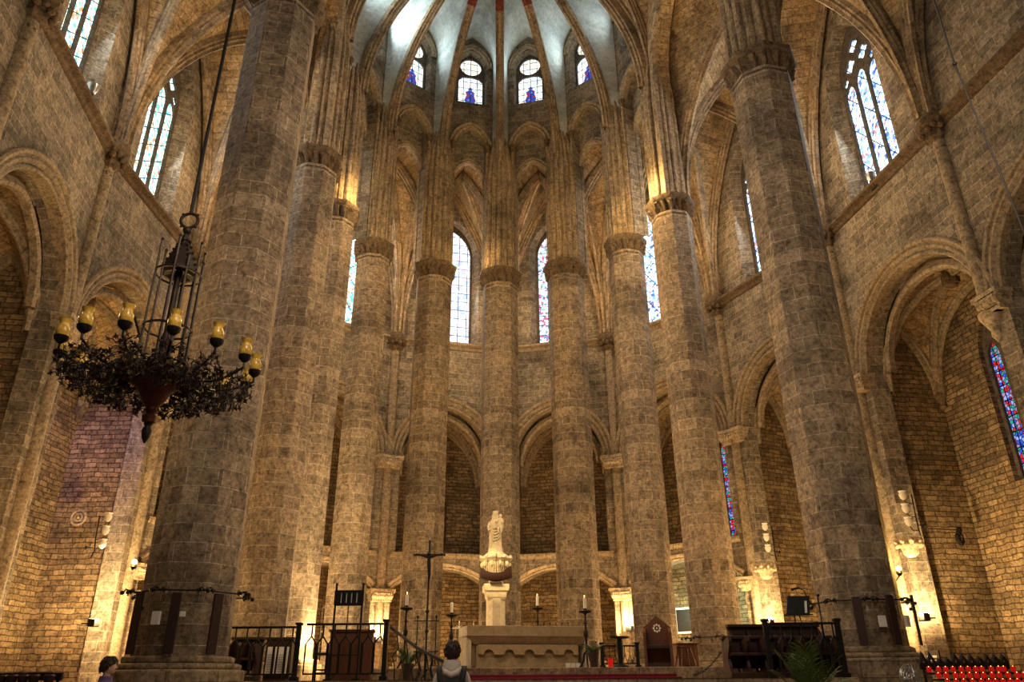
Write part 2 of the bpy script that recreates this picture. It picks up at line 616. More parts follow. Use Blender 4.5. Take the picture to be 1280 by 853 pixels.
OUT['R5'], OUT['L4'], OUT['L3'] = radial(13, 12.1), radial(-39, 12.2), radial(-66, 12.5)
RING = ['L0', 'L1', 'L2', 'L3', 'L4', 'L5', 'R5', 'R4', 'R3', 'R2', 'R1', 'R0']
GALLERY = {('L3', 'L4'), ('L4', 'L5'), ('L5', 'R5'), ('R5', 'R4'), ('R4', 'R3')}
ZST, ZSP, ZAP = 17.0, 11.1, 13.75

# floor, choir platform and steps
m = MB(); m.face([(-22, -8, 0), (22, -8, 0), (22, 42, 0), (-22, 42, 0)])
tag(m.build('floor', M['floor']), kind='structure')
m = MB()
plat = [(-4.6, 15.0), (6.3, 15.0), (6.6, 21.5), (5.4, 26.0), (3.2, 28.3), (-0.6, 29.0), (-4.0, 28.2), (-6.0, 25.5), (-6.1, 21.5), (-6.0, 16.2), (-4.8, 16.0)]
m.prism(plat, 0, 1.5)
tag(m.build('floor_platform', M['step'], bevel=.02), kind='structure')
m = MB()
for i in range(7):
    y0 = 9.6 + .77 * i
    m.box((.3, (y0 + 14.99) / 2, .2143 * (i + .5)), (9.6, 14.99 - y0, .2143))
tag(m.build('floor_steps', M['step']), kind='structure')
m = MB()
m.prism([(-4.2, 18.2), (5.2, 18.2), (5.3, 25.5), (2.7, 27.9), (-0.6, 28.4), (-3.6, 27.7), (-4.6, 24)], 1.5, 1.74)
dais = m.build('floor_dais', M['step'], bevel=.015)
tag(dais, kind='structure')
m = MB()
m.box((1.0, 17.87, 1.52), (5.2, .6, .04)); m.box((1.0, 18.17, 1.55), (5.2, .05, .1)); m.box((0, 16.5, 1.512), (2.6, 2.2, .024))
tag(m.build('carpet_runner', M['carpet'], bevel=.01), 'crimson carpet laid along the step in front of the altar', 'carpet')

# ------------------------------------------------------------------ outer walls, bay by bay
win_n = [0]
def quatrefoil(cs, cz, r, k=4, n=32, rot=0):
    return [(cs + r * (.84 + .16 * math.cos(k * (2 * PI * i / n) + rot)) * math.cos(2 * PI * i / n), cz + r * (.84 + .16 * math.cos(k * (2 * PI * i / n) + rot)) * math.sin(2 * PI * i / n)) for i in range(n)]

def make_window(pl, c, w, zb, zs, za, o, gmat, label, style, cat='window'):
    win_n[0] += 1
    W = thing('window_%d' % win_n[0], label, cat, kind='structure', group='stained glass windows')
    p0 = pl.P(c, zb, o)
    W.location = p0
    outline = arch_open(c, w * 1.03, zb - .13, zs, za + (.16 if style == 'apse' else .34))
    holes = []
    if style == 'three':
        lw = w * .27
        for k, dz in ((-1, -.0), (0, .35), (1, 0)):
            cc = c + k * w * .64
            holes.append(arch_open(cc, lw, zb + .12, zs - .55 + dz * .6, zs - .05 + dz * .6, 5))
        H = za - zs
        for x, z, r in ((-.36, .27, .33), (.36, .27, .33), (0, .60, .31), (-.72, .02, .19), (.72, .02, .19)):
            holes.append(quatrefoil(c + x * w, zs + z * H + .12, r * w * .9))
    elif style == 'two':
        for k in (-1, 1):
            holes.append(arch_open(c + k * w * .46, w * .36, zb + .1, zs - .1, zs + .5, 5))
        holes.append(quatrefoil(c, zs + .62 * (za - zs), w * .36))
    elif style == 'one':
        holes.append(arch_open(c, w * .93, zb + .06, zs, za - .08, 10))
    elif style == 'apse':
        r = w * .78
        zc = za - r - .1
        holes.append([(c + r * math.cos(2 * PI * i / 28), zc + r * math.sin(2 * PI * i / 28)) for i in range(28)])
        top = zc - r - .12
        holes.append([(c - w * .88, zb + .05), (c + w * .88, zb + .05), (c + w * .88, top - .25), (c + w * .6, top - .04), (c, top + .02), (c - w * .6, top - .04), (c - w * .88, top - .25)][:7])
    t = MB()
    wall_face(t, pl, outline, holes, o)
    for h in holes:
        reveal(t, pl, h, .12, o)
    t.v = [v - p0 for v in t.v]
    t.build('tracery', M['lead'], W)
    g = MB()
    wall_face(g, pl, outline, [], o + .1)
    g.v = [v - p0 for v in g.v]
    g.build('glass', gmat, W)
    if style == 'apse':
        f = MB()
        zf = zb + .25
        pts = [(-.30, 0), (.30, 0), (.36, .35), (.25, .75), (.30, .95), (.12, 1.12), (.15, 1.3), (0, 1.42), (-.15, 1.3), (-.12, 1.12), (-.33, .98), (-.24, .7), (-.38, .3)]
        wall_face(f, pl, [(c + a * w / .9, zf + b * .76) for a, b in pts], [], o + .08)
        f.v = [v - p0 for v in f.v]
        f.build('painted_figure', M['g_fig'], W)
    return W

SIDE = lambda a: 'left' if a[0] == 'L' else 'right'
BAY = {}
def capital_block(mb, pl, s, z, w=.62, h=.55, o=0, n=.30):
    """moulded, leafy impost block on the wall plane"""
    for k, (zz, hh, e) in enumerate(((0, .12, .0), (.12, .22, .05), (.34, .09, .11), (.43, .13, .16))):
        mb.box(pl.P(s, z + (zz + hh / 2) * h / .56, o - n / 2 - e / 2 + .1), (w + 2 * e, n + e + .1, hh * h / .56), math.atan2(pl.d.y, pl.d.x))
    for k in range(5):
        mb.ball(pl.P(s - w / 2 + w * k / 4, z + .25 * h / .56, o - n - .03), .085, 7, 5, (1, 1, 1.3))
        mb.ball(pl.P(s - w / 2 + w * (k + .5) / 4.6, z + .36 * h / .56, o - n - .08), .06, 6, 4)

def wall_bay(a, b, win=None, gal=False, chwin=None):
    pl = Plane(OUT[a], OUT[b])
    BAY[(a, b)] = pl
    L = pl.L
    c = L / 2
    w = L / 2 - .54
    if a in ('R2', 'R1'):
        c, w = L / 2 + .28, w + .24
    holes = []
    if gal:
        low = arch_open(c, w + .1, 0, 5.15, 6.05, 8)
        up = arch_open(c, w, 6.75, ZSP, ZAP)
        outer = [(0, 0), (c - w - .1, 0)] + low[1:-1] + [(c + w + .1, 0), (L, 0), (L, 27.5), (0, 27.5)]
        holes.append(up)
    else:
        low = arch_open(c, w, 0, ZSP, ZAP)
        outer = [(0, 0)] + low + [(L, 0), (L, 27.5), (0, 27.5)]
    m = MB()
    whole = []
    if win:
        whole = arch_open(win['c'], win['w'] * 1.28, win['zb'] - .12, win['zs'] - .1, win['za'] + .3)
        holes.append(whole)
    wall_face(m, pl, outer, holes)
    reveal(m, pl, low, .6, 0, .96, closed=False)
    if gal:
        reveal(m, pl, up, .6, 0, .96)
    if win:
        reveal(m, pl, whole, .5, 0, .80)
    side = 'apse' if gal else SIDE(a)
    W = m.build('wall_' + side, M['wall'])
    tag(W, kind='structure')
    # arch mouldings
    r = MB()
    sweep_arch(r, pl, arch_line(c, w, ZSP, ZAP, 14), ARCH_PROF)
    r.build('arch_moulding', M['mould'], W, smooth=40)
    r = MB()
    sweep_arch(r, pl, arch_line(c, w * .94, ZSP - .1, ZAP - .12, 14), [(-.3, -.2), (-.3, .0), (-.2, .06), (-.1, .0), (0, -.05), (0, -.25)], .55)
    r.build('inner_arch_rib', M['mould'], W, smooth=40)
    for sgn in (-1, 1):
        k = MB()
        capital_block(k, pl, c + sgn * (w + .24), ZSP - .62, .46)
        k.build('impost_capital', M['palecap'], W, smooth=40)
    if gal:
        r = MB()
        sweep_arch(r, pl, arch_line(c, w + .1, 5.15, 6.05, 8), HOOD_PROF)
        r.build('low_arch_moulding', M['palecap'], W, smooth=40)
        for sgn in (-1, 1):
            k = MB()
            capital_block(k, pl, c + sgn * (w + .26), 4.6, .4, .5)
            k.build('low_capital', M['palecap'], W, smooth=40)
        s_ = MB()
        s_.sweep([pl.P(.35, 6.62), pl.P(L - .35, 6.62)], [(-.12, -.1), (-.12, .03), (0, .09), (.1, .09), (.12, -.1)], pl.N3, lambda i, p: Vector((0, 0, 1)))
        s_.build('ledge', M['mould'], W)
    # string course
    s_ = MB()
    s_.sweep([pl.P(0, ZST), pl.P(L, ZST)], [(-.22, -.05), (-.16, .08), (-.04, .12), (.04, .26), (.14, .26), (.22, .06), (.22, -.05)], pl.N3, lambda i, p: Vector((0, 0, 1)))
    s_.build('string_course', M['mould'] if gal else M['capital'], W, smooth=30)
    # chapel behind the arch
    cw, D = w + .12, 2.7
    ch = MB()
    A0, A1 = c - cw, c + cw
    zt = 14.6
    sh = lambda q: [(c + (s - c) * .955, z) for s, z in q]
    lo_s = sh(low)
    ring = [(A0, 0)] + lo_s + [(A1, 0), (A1, zt), (A0, zt)]
    wall_face(ch, pl, ring, [sh(up)] if gal else [], .59)
    if gal:
        ch.face([pl.P(A0, 0, .6), pl.P(A0, zt, .6), pl.P(A0, zt, D), pl.P(A0, 0, D)])
        ch.face([pl.P(A1, 0, .6), pl.P(A1, zt, .6), pl.P(A1, zt, D), pl.P(A1, 0, D)])
        gh = [(c - .55, 7.3), (c + .55, 7.3), (c + .55, 9.6), (c, 10.3), (c - .55, 9.6)] if not chwin else arch_open(chwin['c'], chwin['w'], chwin['zb'], chwin['zs'], chwin['za'])
        wall_face(ch, pl, [(A0, 0), (A1, 0), (A1, zt), (A0, zt)], [gh], D)
        reveal(ch, pl, gh, .35, D, .97)
        if not chwin:
            wall_face(ch, pl, gh, [], D + .34)
        for z in (6.15, 6.72):
            ch.face([pl.P(A0, z, .3), pl.P(A1, z, .3), pl.P(A1, z, D), pl.P(A0, z, D)])
        ch.face([pl.P(A0, 6.15, .3), pl.P(A1, 6.15, .3), pl.P(A1, 6.72, .3), pl.P(A0, 6.72, .3)])
    else:
        for A_ in (A0, A1):
            ch.face([pl.P(A_, 0, .6), pl.P(A_, zt, .6), pl.P(A_, zt, D), pl.P(A_, 0, D)])
        hs = []
        if chwin:
            h = arch_open(chwin['c'], chwin['w'], chwin['zb'], chwin['zs'], chwin['za'])
            hs = [h]
            reveal(ch, pl, h, .4, D, .97)
        wall_face(ch, pl, [(A0, 0), (A1, 0), (A1, zt), (A0, zt)], hs, D)
    o = ch.build('wall_chapel', M['rubble'])
    tag(o, kind='structure')
    zc = 10.4
    V = [pl.P(A0 + .08, zc, .62), pl.P(A1 - .08, zc, .62), pl.P(A1 - .08, zc, D - .08), pl.P(A0 + .08, zc, D - .08)]
    vo = vault('ceiling_chapel', V, pl.P(c, 13.6, (D + .6) / 2), [13.9, 12.9, 13.5, 12.9], M['web'], M['mould'], THIN_RIB, (1, 2, 3), n=10, keysize=.26)
    for q in (2, 3):
        k = MB()
        k.lathe([(.04, -.5), (.12, -.42), (.1, -.3), (.2, -.1), (.24, 0), (.22, .06)], 10, V[q])
        k.build('corbel', M['capital'], o, smooth=40)
    if chwin:
        make_window(pl, chwin['c'], chwin['w'] * .92, chwin['zb'], chwin['zs'], chwin['za'] - .05, D + .14, chwin['mat'], chwin['label'], chwin.get('style', 'one'))
    if win:
        make_window(pl, win['c'], win['w'], win['zb'], win['zs'], win['za'], .46, win['mat'], win['label'], win['style'])
    return W

big = dict(w=1.12, zb=17.4, zs=22.3, za=24.3, style='three')
one = dict(w=1.12, zb=17.4, zs=22.6, za=24.3, style='one')
wall_bay('L0', 'L1')
wall_bay('L1', 'L2', dict(big, c=2.75, mat=M['g_left'], label='tall three-light stained window high at the upper left corner, cut by the frame'))
wall_bay('L2', 'L3', dict(big, c=2.75, mat=M['g_left'], label='tall three-light green and white stained window above the hanging chandelier'))
wall_bay('L3', 'L4', gal=True)
wall_bay('L4', 'L5', dict(one, c=2.65, mat=M['g_left'], style='two', label='bright bluish window half hidden beside the third slender apse pillar from left'), gal=True)
wall_bay('L5', 'R5', dict(one, c=2.75, mat=M['g_white'], label='glaring white single-light window just left of the middle pillar'), gal=True)
wall_bay('R5', 'R4', dict(one, c=2.95, w=1.08, mat=M['g_rose'], label='flowery stained window just right of the middle pillar, half hidden'), gal=True)
wall_bay('R4', 'R3', dict(one, c=2.0, w=1.05, mat=M['g_right'], label='narrow blue lattice window showing between two pillars right of the altar'), gal=True,
         chwin=dict(c=4.28, w=.40, zb=7.0, zs=11.0, za=12.1, mat=M['g_deep'], label='thin red and blue lancet low in the dark gallery chapel', style='one'))
wall_bay('R3', 'R2', dict(big, c=3.25, mat=M['g_right'], label='tall pale window partly hidden behind the big right pillar'))
wall_bay('R2', 'R1', dict(big, c=3.15, mat=M['g_right'], label='tall three-light blue and white stained window high on the right wall'),
         chwin=dict(c=3.30, w=.74, zb=6.9, zs=10.9, za=12.4, mat=M['g_deep'], label='red and blue stained window inside the right chapel at the frame edge', style='two'))
wall_bay('R1', 'R0')

# corner shafts, carved brackets and wall shafts at each corner of the outer wall
inward = {}
for i, k in enumerate(RING):
    V = OUT[k]
    nb = []
    if i > 0: nb.append(BAY[(RING[i - 1], k)].n)
    if i < len(RING) - 1: nb.append(BAY[(k, RING[i + 1])].n)
    n = sum(nb, Vector((0, 0))).normalized()
    inward[k] = -n
    q = V - n * .02
    s_ = MB()
    s_.lathe([(.2, ZSP - .06 if k == 'R1' else 0), (.2, ZST - .5)], 10, (q.x, q.y, 0))
    W = s_.build('trim_corner_shaft', M['mould'], smooth=40)
    tag(W, kind='structure')
    if k == 'R1':
        e = MB()
        e.lathe([(.03, -.75), (.14, -.55), (.12, -.42), (.26, -.15), (.34, 0), (.34, .1)], 16, (q.x, q.y, ZSP - .62))
        e.build('corbel', M['palecap'], W, smooth=40)
    b = MB()
    b.lathe([(.06, -1.0), (.2, -.85), (.16, -.6), (.34, -.42), (.3, -.2), (.52, -.02), (.56, .18), (.5, .3)], 20, (q.x, q.y, ZST), fn=lambda r, z, t: r * (1 + .14 * math.cos(7 * t) * (1 if -.7 < z < 0 else .2)))
    for j in range(14):
        t = 2 * PI * j / 14
        b.ball((q.x + .42 * math.cos(t), q.y + .42 * math.sin(t), ZST - .2 + .1 * (j % 2)), .11, 7, 5)
    b.build('carved_bracket', M['capital'], W, smooth=45)
    u = MB()
    u.lathe([(.36, ZST + .25), (.36, 21.5), (.2, 23)], 40, (q.x, q.y, 0), fn=lambda r, z, t: r * (.86 + .2 * abs(math.cos(3.5 * t))))
    u.build('wall_shafts', M['ribs'], W, smooth=40)

# ------------------------------------------------------------------ vaults
def v3(p, z): return Vector((p.x, p.y, z))
pairs = [('L1', 'L2'), ('L2', 'L3'), ('L3', 'L4'), ('L4', 'L5'), ('L5', 'R5'), ('R5', 'R4'), ('R4', 'R3'), ('R3', 'R2'), ('R2', 'R1')]
for a, b in pairs:
    ca, cb = COLS[a], COLS[b]
    va, vb = OUT[a] + inward[a] * .2, OUT[b] + inward[b] * .2
    oa, ob = (va - ca).normalized() * .5, (vb - cb).normalized() * .5
    cor = [v3(ca + oa, 18.5), v3(cb + ob, 18.5), v3(vb, 17.3), v3(va, 17.3)]
    ctr = (ca + cb + va + vb) / 4
    straight = (a, b) in (('L1', 'L2'), ('R2', 'R1'))
    kz = 27.2 if straight else 25.8
    vault('ceiling_ambulatory', cor, v3(ctr, kz), [29.2 if straight else 25.6, 25.2, 26.2, 25.2], M['web'], M['ribs'], RIB_PROF, (2, 3) if (a, b) != ('R2', 'R1') else (1, 2, 3), stilts={0: 24.0 if straight else 21.5})
# the next, wider aisle bays towards the nave
for a, vb in (('L1', 'L0'), ('R1', 'R0')):
    ca = COLS[a]
    cb = ca + Vector((.22, -.975)) * 13
    va = OUT[a] + inward[a] * .2
    v2 = va + (OUT[vb] - OUT[a]) * 2.05
    cor = [v3(ca, 18.5), v3(cb, 18.5), v3(v2, 17.3), v3(va, 17.3)]
    vault('ceiling_aisle', cor, v3((ca + cb + va + v2) / 4, 27), [29, 26, 27, 26], M['web'], M['ribs'], RIB_PROF, (2, 3))
    pl = Plane(OUT['L0'], OUT['L1']) if a == 'L1' else Plane(OUT['R1'], OUT['R0'])

# nave arcade walls beside the choir, with one tall arch each
for a, b in (('L1', 'L2'), ('R2', 'R1')):
    pl = Plane(COLS[a], COLS[b])
    L, c = pl.L, pl.L / 2
    lo = arch_open(c, L / 2 - .62, 18.5, 24.2, 28.6)
    m = MB()
    for o in (-.35, .35):
        wall_face(m, pl, [(0, 18.5)] + lo + [(L, 18.5), (L, 34.5), (0, 34.5)], [], o)
    reveal(m, pl, lo, .7, -.35, 1, closed=False)
    W = m.build('wall_arcade', M['web'])
    tag(W, kind='structure')
    r = MB()
    sweep_arch(r, pl, lo, [(-.1, -.1), (-.1, .06), (.0, .12), (.12, .12), (.2, .05), (.3, .05), (.36, .0), (.36, -.1)], -.35)
    r.build('arch_moulding', M['ribs'], W, smooth=40)

# choir vault
cor = [v3(COLS['L1'], 24.2), v3(COLS['R1'], 24.2), v3(COLS['R2'], 24.2), v3(COLS['L2'], 24.2)]
vault('ceiling_choir', cor, v3((COLS['L1'] + COLS['R1'] + COLS['R2'] + COLS['L2']) / 4, 33.5), [33, 31.5, 33, 31.5], M['web'], M['ribs'], RIB_PROF, (0, 2))

# apse: clerestory walls, ribs and webs
APS = ['L2', 'L3', 'L4', 'L5', 'R5', 'R4', 'R3', 'R2']
KZ = 33.0
apse_lab = ['leftmost small window of the apse clerestory, mostly hidden by a rib',
            'second small clerestory window from the left, seen edge-on', 'third small clerestory window from the left, pale with a red and blue figure',
            'clerestory window with a patterned round top just left of the middle rib', 'clerestory window with a bright white round top just right of the middle rib',
            'third small clerestory window from the right, pale with a red figure', 'rightmost visible sliver of the small clerestory windows']
DEPTH = {}
for i in range(7):
    a, b = APS[i], APS[i + 1]
    pl = Plane(COLS[a], COLS[b])
    L, c = pl.L, pl.L / 2
    w = min(.80, L / 2 - .72)
    lo = arch_open(c, w, 18.5, 25.6, 26.75)
    wh = arch_open(c, .80, 28.35, 30.8, 31.85)
    m = MB()
    wall_face(m, pl, [(0, 18.5)] + lo + [(L, 18.5), (L, 34), (0, 34)], [wh], 0)
    reveal(m, pl, lo, .5, 0, 1, closed=False)
    lo2 = arch_open(c, w * .97, 18.5, 23.9, 25.0)
    wall_face(m, pl, [(0, 18.5)] + lo2 + [(L, 18.5), (L, 29), (0, 29)], [], .5)
    reveal(m, pl, lo2, .2, .5, 1, closed=False)
    reveal(m, pl, wh, .4, 0, .9)
    W = m.build('wall_clerestory', M['wall'])
    tag(W, kind='structure')
    r = MB()
    sweep_arch(r, pl, arch_line(c, w, 25.6, 26.75, 10), [(-.02, -.2), (-.02, .03), (.06, .1), (.12, .03), (.18, .1), (.26, .12), (.3, .0), (.3, -.2)])
    r.build('arch_moulding', M['mould'], W, smooth=40)
    r = MB()
    sweep_arch(r, pl, arch_line(c, w * .97, 23.9, 25.0, 10), [(-.05, -.2), (-.05, .04), (.03, .1), (.1, .04), (.18, .08), (.2, .0), (.2, -.2)], .5)
    r.build('inner_arch_moulding', M['mould'], W, smooth=40)
    r = MB()
    sweep_arch(r, pl, arch_line(c, .84, 30.7, 32.0, 10), [(-.02, -.1), (-.02, .05), (.06, .1), (.1, .04), (.18, .12), (.24, .12), (.28, -.1)])
    r.build('window_hood', M['mould'], W, smooth=40)
    for sg in (-1, 1):
        k = MB()
        p = pl.P(c + sg * (w + .08), 25.5, -.06)
        k.lathe([(.07, -.25), (.12, -.15), (.1, -.05), (.17, .08), (.17, .16)], 10, p)
        k.build('impost_knob', M['capital'], W, smooth=40)
        k = MB()
        k.lathe([(.07, 18.5), (.07, 25.3)], 8, pl.P(c + sg * (w + .08), 0, -.06))
        k.build('colonnette', M['ribs'], W, smooth=40)
    make_window(pl, c, .72, 28.45, 30.75, 31.75, .38, M['g_apse'], apse_lab[i], 'apse')
    # plough-share web
    web = MB()
    for s0, col in ((0, COLS[a]), (L, COLS[b])):
        inn = (KC - col).normalized()
        base = v3(col + inn * .45, 24.3)
        dg = rise(base, v3(KC, KZ), 16)
        sgn = 1 if s0 == 0 else -1
        sx = s0 + sgn * max(.35, L / 2 - 1.1)
        sd = [pl.P(sx, 24.3 + 6.6 * k / 8, -.03) for k in range(9)]
        top = arch_half(abs(c - sx), 1.85, 8)
        sd += [pl.P(c - sgn * x, 30.9 + z, -.03) for x, z in top[1:]]
        web.grid([[p.lerp(q, t / 5) for t in range(6)] for p, q in zip(sd, dg)])
    o = web.build('ceiling_apse', M['plasterweb'], smooth=50)
    tag(o, kind='structure')
    if i == 0:
        CEIL = o
for k in APS:
    col = COLS[k]
    inn = (KC - col).normalized()
    dg = rise(v3(col + inn * .45, 24.3), v3(KC, KZ), 22)
    cut = next(j for j, p in enumerate(dg) if (Vector((p.x, p.y)) - KC).length < 3.3)
    r = MB(); rib(r, dg[:cut + 1], RIB_PROF)
    o = r.build('trim_apse_rib', M['ribs'], smooth=30)
    tag(o, kind='structure')
    r = MB(); rib(r, dg[cut:], RIB_PROF)
    r.build('painted_rib', M['redpaint'], o, smooth=30)
m = MB()
m.lathe([(.1, -.9), (.7, -.85), (.95, -.6), (1.0, -.2), (.9, .1)], 32, v3(KC, KZ))
tag(m.build('trim_apse_keystone', M['palecap'], smooth=40), kind='structure')

# ------------------------------------------------------------------ the great pillars
pl_lab = dict(
    L1='massive octagonal stone pillar nearest on the left, behind the hanging chandelier',
    L2='tall octagonal pillar just right of and behind the massive left pillar',
    L3='tall pillar left of the choir, floodlit golden near its foot',
    L4='octagonal apse pillar behind the iron stand with four white slits',
    L5='octagonal apse pillar directly behind the tall crucifix',
    R5='middle octagonal apse pillar behind the floodlit statue',
    R4='octagonal apse pillar behind the right end of the altar',
    R3='octagonal apse pillar behind the pointed wooden throne',
    R2='octagonal pillar behind the left end of the dark choir stalls on the right',
    R1='massive octagonal stone pillar nearest on the right, with dark boards on its foot')
def pillar(k):
    c = COLS[k]
    big_ = k in ('L1', 'R1')
    zb = {'L1': 1.85, 'R1': 2.02}.get(k, 0)
    T = thing('stone_pillar', pl_lab[k], 'pillar', (c.x, c.y, 0), TH, 'octagonal pillars around the choir', 'thing')
    s = MB()
    r = {'L1': .79, 'R1': .82, 'L2': .72, 'L3': .70, 'L4': .67, 'L5': .75, 'R5': .75, 'R4': .75, 'R3': .68, 'R2': .71}[k]
    s.prism(oct_poly(r), zb, 17.75)
    s.build('shaft', M['pillar'], T, bevel=.03)
    b = MB()
    if big_:
        b.prism(oct_poly(1.12), 0, zb - .16)
        b.prism(oct_poly(1.05), zb - .16, zb - .06)
        b.prism(oct_poly(.92), zb - .06, zb + .06)
    else:
        b.prism(oct_poly(1.0), 0, 1.95); b.prism(oct_poly(.9), 1.95, 2.1)
    b.build('plinth', M['step'], T, bevel=.04)
    n = 96
    cp = MB()
    prof = [(.80, 17.5), (.86, 17.55), (.86, 17.63), (.82, 17.68), (.84, 17.8), (.90, 17.95), (.97, 18.1), (1.0, 18.14), (.98, 18.2), (1.06, 18.28), (1.08, 18.42), (1.0, 18.45), (.6, 18.46)]
    def fn(r, z, t):
        e = .085 * (math.cos(16 * t) * .6 + math.cos(24 * t + z * 9) * .6 + math.cos(40 * t - z * 22) * .35) if 17.7 < z < 18.15 else 0
        return oct_r(r, t) + e
    cp.lathe([(q * r / .86, z) for q, z in prof], n, fn=fn)
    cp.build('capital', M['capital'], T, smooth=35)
    bd = MB()
    top = 25.5 if not big_ else 26.5
    f_ = r / .80
    pr = [(.86, 18.47), (.86, 18.6), (.80, 18.68), (.80, 22.5), (.80, top - 2), (.64, top - .6), (.42, top + .5), (.22, top + 1.5)]
    bd.lathe([(q * f_, z) for q, z in pr], 128, (c.x, c.y, 0), TH, fn=lambda q, z, t: q * (.80 + .10 * abs(math.cos(4 * t)) + .16 * abs(math.cos(8 * t + .4)) ** .7))
    bo = bd.build('trim_shaft_bundle', M['ribs'], smooth=30)
    tag(bo, kind='structure')
    return T
PIL = {k: pillar(k) for k in COLS}
# ------------------------------------------------------------------ altar
AR = TH
def Lp(c, u, v, z):                       # point in a frame turned with the nave
    return (c[0] + RX.x * u + AX.x * v, c[1] + RX.y * u + AX.y * v, z)

pa = at_y(578, 783, 19.3)
pb = at_y(730, 783, 19.9)
AW = (pb.x - pa.x) / math.cos(AR)
AH = pa.z - 1.74
A = thing('altar', 'pale stone altar with carved arches at the centre of the choir', 'altar', ((pa.x + pb.x) / 2, 19.9 + .0, 1.74), AR)
m = MB()
m.box((0, 0, AH - .12), (AW, 1.1, .24))
m.build('tabletop', M['altar'], A, bevel=.012)
m = MB()
w0, w1, d0, d1, za, zb_ = AW / 2 - .02, AW / 2 - .22, .53, .40, AH - .24, AH - .42
m.add([(-w0, -d0, za), (w0, -d0, za), (w0, d0, za), (-w0, d0, za), (-w1, -d1, zb_), (w1, -d1, zb_), (w1, d1, zb_), (-w1, d1, zb_)],
      [(0, 1, 2, 3), (7, 6, 5, 4), (0, 4, 5, 1), (1, 5, 6, 2), (2, 6, 7, 3), (3, 7, 4, 0)])
m.build('chamfered_cornice', M['altar'], A, bevel=.008)
m = MB()
m.box((0, 0, zb_ / 2), (2 * w1 - .1, .74, zb_))
m.build('body', M['altar'], A, bevel=.01)
fz = zb_ - .17
fr = MB()
n = 5
ax0 = -(w1 - .08)
step = 2 * (w1 - .08) / n
lo = [(ax0, zb_)]
out = [(ax0, fz - .03)]
for k in range(n):
    c = ax0 + step * (k + .5)
    rr_ = step * .27
    out += [(c - rr_, fz - .03)] + [(c - rr_ * math.cos(t * PI / 8), fz - .03 + rr_ * .85 * math.sin(t * PI / 8)) for t in range(1, 8)] + [(c + rr_, fz - .03)]
out.append((-ax0, fz - .03))
poly = out + [(-ax0, zb_), (ax0, zb_)]
pf = Plane((0, 0), (1, 0))
wall_face(fr, pf, poly, [], -.47)
for i in range(len(out) - 1):
    fr.face([pf.P(*out[i], -.47), pf.P(*out[i + 1], -.47), pf.P(*out[i + 1], -.36), pf.P(*out[i], -.36)])
fr.sweep([pf.P(*q, -.48) for q in out], [(-.018, -.02), (-.018, .02), (.018, .02), (.018, -.02)], pf.N3, lambda i, p: Vector((0, 0, 1)))
fr.build('arcaded_frieze', M['altar'], A)
for sg in (-1, 1):
    m = MB()
    m.box((sg * (AW / 2 - .07), .03, (AH - .24) / 2), (.12, .98, AH - .24))
    m.build('end_slab', M['altarside'], A, bevel=.01)
cards = MB()
for k in range(3):
    cards.box((AW / 2 - .62 + .13 * k, -.62, .06), (.11, .015, .10), rx=.2)
cards.v = [Matrix.Rotation(AR, 3, 'Z') @ v + A.location for v in cards.v]
tag(cards.build('altar_card', M['white']), 'row of small white cards propped at the foot of the altar', 'card')
m = MB()
for k in range(5):
    x = AW / 2 - 1.0 + .16 * k
    m.box((x, .1, AH + .06), (.02, .02, .12)); m.box((x, .1, AH + .115), (.06, .02, .015))
m.box((AW / 2 - .68, .1, AH + .01), (.8, .1, .02))
m.v = [Matrix.Rotation(AR, 3, 'Z') @ v + A.location for v in m.v]
tag(m.build('altar_candelabrum', M['iron']), 'low black candelabrum standing on the right of the altar top', 'candelabrum')

# ------------------------------------------------------------------ statue on its pillar, ship model
sp = at_y(619.5, 736, 24.0)
ped_top = at_y(620, 731, 24.0).z
P_ = thing('statue_pedestal', 'floodlit stone pillar pedestal standing behind the altar', 'pedestal', (sp.x, 24.1, 1.74), AR - .12)
h = ped_top - 1.74
m = MB(); m.prism(oct_poly(.28, 0), 0, h - .40); m.build('shaft', M['marble'], P_, bevel=.015)
m = MB()
m.lathe([(.27, h - .46), (.33, h - .38), (.35, h - .24), (.41, h - .2), (.42, h - .04), (.40, h)], 4, rz=PI / 4, fn=lambda r, z, t: r * 1.3)
m.build('capital', M['marble'], P_, bevel=.015)
cz0 = at_y(620, 729, 24.0).z
ctop = at_y(620, 694, 24.2).z
c_ = thing('statue_bracket', 'brightly lit carved stone console below the standing figure', 'bracket', (sp.x, 24.30, ped_top), 0)
hh = ctop - ped_top
m = MB()
m.lathe([(.18, 0), (.22, .08), (.20, .25), (.28, .42), (.40, .58), (.38, .68), (.50, .78), (.52, hh - .12), (.45, hh - .06), (.36, hh)], 48, fn=lambda r, z, t: r * (1 + (.09 * math.cos(8 * t + z * 3) if .2 < z < .85 else 0)))
m.build('console', M['marble'], c_, smooth=45)
m = MB()
for k in range(10):
    t = 2 * PI * k / 10
    m.ball((.42 * math.cos(t), .42 * math.sin(t), .62), .07, 8, 6, (1, 1, 1.4))
    m.ball((.49 * math.cos(t + .3), .49 * math.sin(t + .3), .84), .055, 7, 5)
m.build('leaf_carving', M['marble'], c_, smooth=60)

